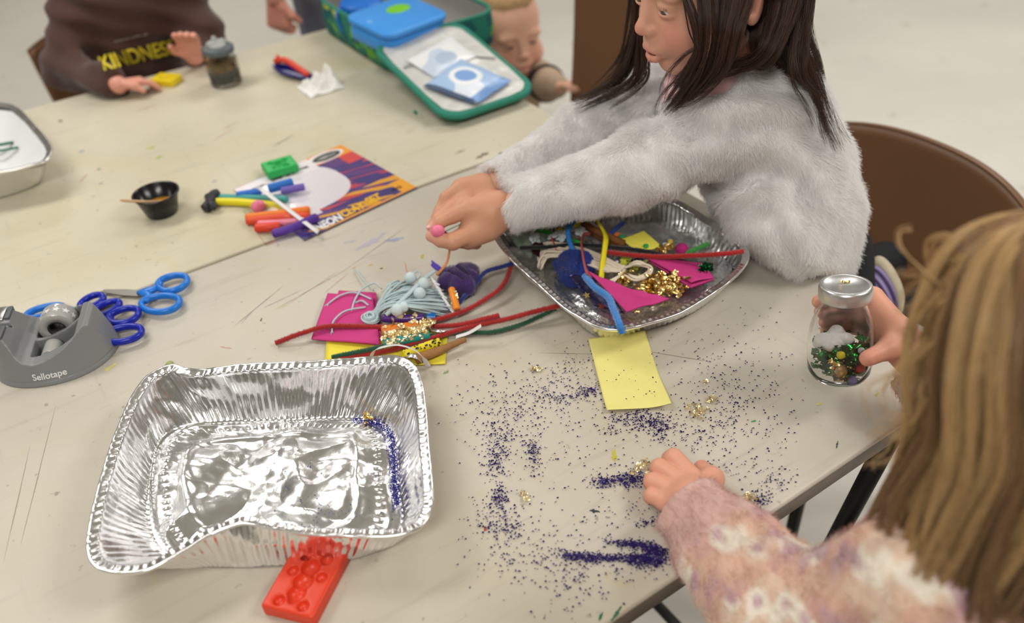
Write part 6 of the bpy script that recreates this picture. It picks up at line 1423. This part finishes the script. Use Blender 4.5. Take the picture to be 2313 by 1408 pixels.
def hb_(x, y, z): return bh + Mb_ @ np.array([x, y, z]) * bs
for i in range(54):
    ph = math.radians(-128 + 256 * (i + .5) / 54 + g.normal(0, 2)); cx, cy = math.sin(ph), -math.cos(ph)     # 0 = back of the head
    k = 1 + .08 * g.normal(); r1, r2 = .056 * k, .080 * k
    p0 = hb_(g.normal(0, .006), .0 + g.normal(0, .01), .112); p1 = hb_(cx * r1, cy * r1 - .012, .094); p2 = hb_(cx * r2, cy * r2 * 1.12 - .016, .030); p3 = hb_(cx * r2 * 1.04, cy * r2 * 1.12 - .016, -.03)
    o = p3 - bh; o[2] = 0; o = nrm(o)
    p4 = p3 + np.array([0, 0, -.060]) + o * (.006 + .006 * g.normal()); p5 = p4 + np.array([0, 0, -.055]) + o * (.010 * g.normal()) + np.array([g.normal(0, .006), g.normal(0, .006), 0]); p6 = p5 + np.array([0, 0, -.045 + .015 * g.normal()]) - o * .004
    S = resample_strands(strand_lock([p0, p1, p2, p3, p4, p5, p6], 620, .0135, 30, .0055, 200 + i, .55, .0016), .62)
    (L1 if g.uniform() < .60 else L2).append(S)
for i in range(10):  # wisps
    a = [(2150, 620), (2100, 700), (2090, 800), (2080, 900), (2110, 560), (2085, 640), (2120, 1000), (2060, 960), (2200, 540), (2250, 520)][i]
    q = dd(*a, .58 + .01 * i % 3); L1.append(strand_lock([bh + (q - bh) * .75 + [0, 0, .03], q, q + np.array([g.normal(0, .02), g.normal(0, .02), -.05 + .03 * g.normal()])], 26, .006, 30, .010, 400 + i, 1.4, .003))
L1.append(strand_lock([dd(2170, 680, .60), dd(2095, 620, .60), dd(2040, 560, .60), dd(2034, 525, .60), dd(2060, 518, .60)], 18, .0012, 30, .0015, 500, .8, .0004))
strands('light_strands', np.concatenate(L1), .00024, m_b1, hb); strands('dark_strands', np.concatenate(L2), .00024, m_b2, hb)
lg = sdf([cap(Hb + [-.05, 0, -.04], [-.35, -.06, TZ - .30], .07, .055, .03), cap(Hb + [.05, 0, -.04], [-.23, -.06, TZ - .30], .07, .055, .03), cap([-.35, -.06, TZ - .30], [-.35, -.08, .10], .052, .036, .02), cap([-.23, -.06, TZ - .30], [-.23, -.08, .10], .052, .036, .02), cap([-.35, -.08, .045], [-.35, .0, .035], .036, .032, .02), cap([-.23, -.08, .045], [-.23, .0, .035], .036, .032, .02), cap(Hb, Hb + [0, 0, -.04], .10, .10, .04)], .006)
mk('leggings', lg, m_blk, B)
chair((-.29, -.42), math.pi / 2, 'brown chair under the blonde child, at the near side of the table', .03, W=.40, H=.36, seatz=-.40)

# ---------------------------------------------------------------- toddler in the brown hoodie
Tn_ = thing('person', 'toddler in a dark brown hoodie with yellow lettering seated at the far side', 'person')
tc_ = dd(288, 62, 2.10); th_ = tc_ + np.array([.0, .0, .30]); Mt_ = orient((.05, -1, -.30), (0, -.3, 1)); ts = .98
tsl, tsr = dd(182, 18, 2.10), dd(405, 2, 2.08); tel, ter = dd(150, 152, 2.06), dd(460, 78, 2.03); twl, twr = at(268, 192, .026), dd(440, 130, 1.965)
hvt = sdf(xf(head_prims(), Mt_, th_, ts) + [cap(th_ + [0, .01, -.06], tc_ + [0, 0, .10], .032, .034, .02)], .003)
yl_ = at(378, 183, .012)
hl1 = simple_hand(twl, yl_ - twl + [0, 0, .01], [0, .2, 1], .66, .42, 1, .1, .9); hl2 = simple_hand(twr, [-.15, -.35, .8], [.3, .9, .35], .78, .35, 1, .25, .5)
vb = sdf([cap(tsl, tel, .028, .024, .01), cap(tel, twl, .023, .018, .01), cap(tsr, ter, .028, .024, .01), cap(ter, twr, .023, .018, .01), cap(tc_ + [0, 0, .04], tc_ + [0, .06, -.25], .07, .08, .04)], .006)
person_body(Tn_, [(hvt, face_spots(Mt_, th_, ts, LIP, BL, SK, srgb(120, 90, 66))), (sdf(hl1 + hl2, .0022), None), (vb, None)], srgb(224, 158, 138))
for e in EYE: eye_mesh('eye', th_ + Mt_ @ e * ts, .0121 * ts, Mt_ @ np.array([0, 1, -.3]), Tn_)
def wrk(val, X, Y, Z): 
    P = np.stack(np.broadcast_arrays(X, Y, Z), -1).reshape(-1, 3); v = val.ravel().copy(); n_ = np.abs(v) < .02; v[n_] += .005 * vnoise(P[n_] * [1, 1, .8], 48, 41, 2) + .0035 * np.sin(P[n_, 2] * 130 + 5 * P[n_, 0] * 10); return v.reshape(val.shape)
ho_ = sdf([cap(tc_ + [0, .0, .06], tc_ + [0, .06, -.22], .092, .105, .05), ell(tc_ + [0, .0, .02], (.115, .080, .10), k=.04), cap(tsl, tsr, .052, .052, .04), cap(tsl, tel, .052, .044, .03), cap(tel, twl + (tel - twl) * .12, .042, .031, .02), cap(tsr, ter, .052, .044, .03), cap(ter, twr + (ter - twr) * .2, .042, .033, .02), cap(tc_ + [-.05, .03, .125], tc_ + [.05, .03, .125], .034, .034, .03), cap(tc_ + [-.05, .05, .14], tc_ + [.05, .05, .14], .04, .04, .03)], .0055, wrk)
m_hood = mat('brown_hoodie', srgb(78, 50, 42), .9, bump=.3, bscale=300, sheen=.2, var=.2, vscale=20)
mk('hoodie', ho_, m_hood, Tn_)
def on_front(px, py, d): return dd(px, py, d)
hv_ = ho_[0]; hN = normals(*ho_)
def project_text(s_, size, c0, ex_px, m, bold, sx, name, squash=1.0, bend=0.0):
    tv, tf = text_mesh(s_, size, 0, .0, bold, sx); c = dd(*c0, 2.0); e1 = nrm(dd(c0[0] + 60, c0[1] + ex_px, 2.0) - c); up = nrm(np.cross(np.cross(e1, CR[:, 2] * -1), e1)); up = nrm(up - e1 * (up @ e1)); up = up if up[2] > 0 else -up
    out = []
    for p in tv:
        q = c + e1 * p[0] + up * p[1] * squash + up * bend * p[0] ** 2; v = nrm(q - CP); w = hv_ - CP; t = w @ v; dist = np.linalg.norm(w - t[:, None] * v, axis=1); k = np.where(dist < .007)[0]
        out.append(CP + v * (t[k].min() - .004) if len(k) else q)
    return mk(name, (np.array(out), tf), m, Tn_, False)
project_text('KINDNESS', .105, (312, 126), -14, mat('yellow_flock', srgb(226, 206, 44), .7), .0022, .31, 'lettering', 1.0, .0)
project_text('SPREAD LOTS OF', .011, (296, 86), -14, mat('grey_flock', srgb(170, 164, 160), .7), .0002, .8, 'small_lettering')
mk('hair', sdf(xf([ell((0, -.024, .040), (.078, .090, .078), k=.02)], Mt_, th_, ts), .005), mat('toddler_hair', srgb(120, 90, 60), .6, bump=.5, bscale=200), Tn_)
mk('trousers', sdf([cap(tc_ + [-.05, .05, -.26], tc_ + [-.06, -.10, -.30], .07, .055, .03), cap(tc_ + [.05, .05, -.26], tc_ + [.06, -.10, -.30], .07, .055, .03), cap(tc_ + [-.06, -.10, -.30], tc_ + [-.06, -.08, -.58], .05, .038, .02), cap(tc_ + [.06, -.10, -.30], tc_ + [.06, -.08, -.58], .05, .038, .02)], .007), m_blk, Tn_)
ym = [at(345, 192, .006), at(395, 196, .006), at(408, 172, .006), at(358, 168, .006)]
mould(np.mean(ym, 0) * [1, 1, 0] + [0, 0, TZ + .001], ym[1] - ym[0], (.026, .019), .012, 'yellow silicone mould held by the toddler in the brown hoodie', mat('yellow_silicone', srgb(232, 206, 20), .4, sss=.1), [(0, 0, .009, 0), (.5, .3, .005, 0), (-.5, .3, .005, 0)])

# ---------------------------------------------------------------- baby standing behind the lunch bag
Bb = thing('person', 'fair haired baby in a beige jumper holding on to the tall chair back', 'person')
b_h = dd(1148, 74, 2.16); Mbb = orient((-.16, -1, -.02), (-.03, 0, 1)); bbs = .97
def baby_head():
    L = [p for p in head_prims()]; L += [ell((0, -.018, .042), (.078, .090, .080), k=.02), ell((-.040, .042, -.046), (.026, .026, .024), k=.02), ell((.040, .042, -.046), (.026, .026, .024), k=.02)]; return L
bn = b_h + np.array([.0, .03, -.11]); bc2 = b_h + np.array([.01, .05, -.19]); bhp = b_h + np.array([.02, .06, -.36])
bsr = bc2 + np.array([.085, -.02, .035]); bsl = bc2 + np.array([-.085, .0, .035]); ber = dd(1238, 190, 2.13); bwr = dd(1262, 196, 2.06); bel = bc2 + np.array([-.12, -.05, -.07]); bwl = bc2 + np.array([-.08, -.15, -.05])
hvb = sdf(xf(baby_head(), Mbb, b_h, bbs) + [cap(b_h + [0, .02, -.05], bn, .030, .034, .02)], .0022)
hr_ = simple_hand(bwr, dd(1285, 190, 2.03) - bwr, [0, -.3, 1], .58, .45, -1, .1, .8); hl_2 = simple_hand(bwl, [.1, -1, -.2], [0, 0, 1], .58, .5, 1)
vbb = sdf([cap(bsr, ber, .024, .022, .01), cap(ber, bwr, .021, .016, .01), cap(bsl, bel, .024, .02, .01), cap(bel, bwl, .02, .016, .01), cap(bc2, bhp, .06, .065, .03)], .006)
person_body(Bb, [(hvb, face_spots(Mbb, b_h, bbs, srgb(206, 120, 112), srgb(228, 150, 132), SK, srgb(150, 110, 90))), (sdf(hr_ + hl_2, .002), None), (vbb, None)], srgb(226, 176, 150))
for e in EYE: eye_mesh('eye', b_h + Mbb @ e * bbs, .0121 * bbs, Mbb @ np.array([.1, 1, -.1]), Bb, (40, 44, 56), .55)
m_bei = mat('beige_knit', srgb(188, 164, 140), .9, bump=.5, bscale=260, var=.1)
bj = sdf([cap(bc2, bhp, .085, .090, .03), cap(bsl, bsr, .05, .05, .03), cap(bsr, ber, .046, .038, .02), cap(ber, bwr + (ber - bwr) * .25, .037, .030, .01), cap(bsl, bel, .046, .038, .02), cap(bel, bwl + (bel - bwl) * .25, .036, .03, .01)], .005)
mk('jumper', bj, m_bei, Bb)
e_ = nrm(bwr - bsr); q = dd(1228, 176, 2.125); Ms = basis(np.cross(e_, [0, 0, 1.]), np.cross(e_, np.cross(e_, [0, 0, 1.])))
q0 = ber + (bsr - ber) * .12; ea = nrm(nrm(ber - bsr) + nrm(bwr - ber)); a1 = nrm(np.cross(ea, [0, 0, 1.])); a2 = np.cross(ea, a1); th = np.linspace(0, 2 * np.pi, 40, endpoint=False)
ringp = q0 + (np.cos(th)[:, None] * a1 + np.sin(th)[:, None] * a2) * .0405
mk('navy_stripe', tube(ringp, .0062, 8, closed=True), mat('navy_wool', srgb(24, 28, 44), .9), Bb)
vfc = sdf(xf([ell((0, -.028, .050), (.0795, .090, .078), k=.02), ell((0, .020, .088), (.055, .048, .028), k=.02)], Mbb, b_h, bbs), .004)
hbb = mk('hair', vfc, mat('fair_scalp', srgb(196, 160, 116), .7), Bb)
fur('fine_hair', vfc, 9000, .014, lambda P: np.tile(Mbb @ np.array([.2, .6, -.6]), (len(P), 1)), mat('fair_hair', srgb(214, 182, 134), .5, hair=True, col2=srgb(160, 124, 84)), hbb, 5, .0002, lift=.2, clump=.6, curl=.3)
mk('trousers', sdf([cap(bhp + [-.03, 0, 0], [bhp[0] - .045, bhp[1], .10], .06, .036, .03), cap(bhp + [.03, 0, 0], [bhp[0] + .045, bhp[1], .10], .06, .036, .03)], .006), mat('grey_jersey', srgb(110, 108, 104), .9), Bb)
for sx in (-1, 1):
    mk('sock', sdf([cap([bhp[0] + sx * .045, bhp[1] + .01, .028], [bhp[0] + sx * .045, bhp[1] - .06, .026], .027, .024), cap([bhp[0] + sx * .045, bhp[1] + .01, .03], [bhp[0] + sx * .045, bhp[1], .10], .026, .03)], .005), mat('white_sock', (.7, .7, .68), .9), Bb)

# ---------------------------------------------------------------- adult in jeans
Ad = thing('person', 'adult in grey blue jeans standing behind the far table, hand hanging down', 'person')
ax0, ay0 = .045, 1.86
def a_(x, y, z): return np.array([ax0 + x, ay0 + y, z])
wa = dd(622, -4, 2.30); ea_ = wa + np.array([.02, .06, .26]); sa = a_(-.16, .03, 1.38); sb_ = a_(.24, .03, 1.38); eb = a_(.30, .05, 1.08); wb = a_(.30, -.04, .84)
ahd = a_(.04, -.02, 1.60); Ma = orient((-.1, -1, -.35), (0, -.35, 1))
hva = sdf(xf(head_prims(), Ma, ahd, 1.14) + [cap(ahd + [0, .02, -.07], a_(.04, .03, 1.40), .05, .055, .03)], .004)
fist = simple_hand(wa, [-.14, -.05, -1], [-.75, -.6, .1], 1.0, .95, -1, .02, 1.2)
fb_ = simple_hand(wb, [0, -.1, -1], [.9, -.3, 0], 1.05, .5, 1)
vba = sdf([cap(sa, ea_, .045, .04, .01), cap(ea_, wa, .036, .024, .01), cap(sb_, eb, .045, .04, .01), cap(eb, wb, .036, .024, .01), cap(a_(.04, .03, 1.3), a_(.04, .03, 1.0), .11, .12, .04)], .008)
person_body(Ad, [(hva, face_spots(Ma, ahd, 1.14, LIP, BL, SK, srgb(90, 66, 50))), (sdf(fist + fb_, .0028), None), (vba, None)], srgb(216, 148, 130))
for e in EYE: eye_mesh('eye', ahd + Ma @ e * 1.14, .0138, Ma @ np.array([0, 1, -.2]), Ad)
m_jean = mat('grey_blue_denim', srgb(126, 132, 144), .85, bump=.3, bscale=500, col2=srgb(92, 96, 108), vscale=9)
mk('jeans', sdf([cap(a_(-.035, 0, .92), a_(-.035, 0, .50), .092, .075, .03), cap(a_(.125, .01, .92), a_(.135, .01, .50), .092, .075, .03), cap(a_(-.035, 0, .50), a_(-.035, .01, .12), .072, .062, .03), cap(a_(.135, .01, .50), a_(.135, .02, .12), .072, .062, .03), cap(a_(-.02, .03, .98), a_(.10, .03, .98), .115, .115, .05)], .007), m_jean, Ad)
mk('top', sdf([cap(a_(.04, .03, 1.30), a_(.04, .03, 1.04), .135, .135, .05), cap(sa, sb_, .07, .07, .04), cap(sa, ea_, .062, .055, .03), cap(ea_, wa + (ea_ - wa) * .45, .052, .045, .02), cap(sb_, eb, .062, .055, .03), cap(eb, wb + (eb - wb) * .3, .052, .045, .02)], .008), mat('cream_top', srgb(212, 208, 200), .85), Ad)
mk('hair', sdf(xf([ell((0, -.026, .040), (.080, .096, .082), k=.02), cap((-.04, -.06, 0), (-.04, -.07, -.12), .04, .03), cap((.04, -.06, 0), (.04, -.07, -.12), .04, .03)], Ma, ahd, 1.14), .005), mat('adult_hair', srgb(80, 58, 44), .6, bump=.5, bscale=200), Ad)
for sx in (-.035, .135): mk('shoe', sdf([cap(a_(sx, .03, .045), a_(sx, -.15, .038), .045, .040)], .005), mat('dark_shoe', (.03, .03, .035), .5), Ad)
# ================================================================ put every origin at its thing's base
def kids(o, all_):
    out = []
    for c in all_:
        if c.parent is o: out.append(c); out += kids(c, all_)
    return out
bpy.context.view_layer.update()
ALL = list(SC.objects)
def coords(o):
    d = o.data
    if o.type == 'MESH':
        a = np.empty(len(d.vertices) * 3, np.float32); d.vertices.foreach_get('co', a); return a.reshape(-1, 3)
    if o.type == 'CURVES':
        at_ = d.attributes['position'].data; a = np.empty(len(at_) * 3, np.float32); at_.foreach_get('vector', a); return a.reshape(-1, 3)
for r in ALL:
    if r.parent is not None or r.type not in ('EMPTY', 'MESH', 'CURVES') or r.get('kind') == 'structure': continue
    if r.location.length > 0: continue
    fam = [o for o in [r] + kids(r, ALL) if o.type in ('MESH', 'CURVES') and len(coords(o))]
    if not fam: continue
    C_ = [coords(o) for o in fam]
    lo = np.min([c.min(0) for c in C_], 0); hi = np.max([c.max(0) for c in C_], 0)
    b = np.array([(lo[0] + hi[0]) / 2, (lo[1] + hi[1]) / 2, lo[2]])
    done = set()
    for o, c in zip(fam, C_):
        if o.data.name in done: continue
        done.add(o.data.name); c = (c - b).astype(np.float32)
        if o.type == 'MESH': o.data.vertices.foreach_set('co', c.ravel()); o.data.update()
        else: o.data.attributes['position'].data.foreach_set('vector', c.ravel())
    r.location = b
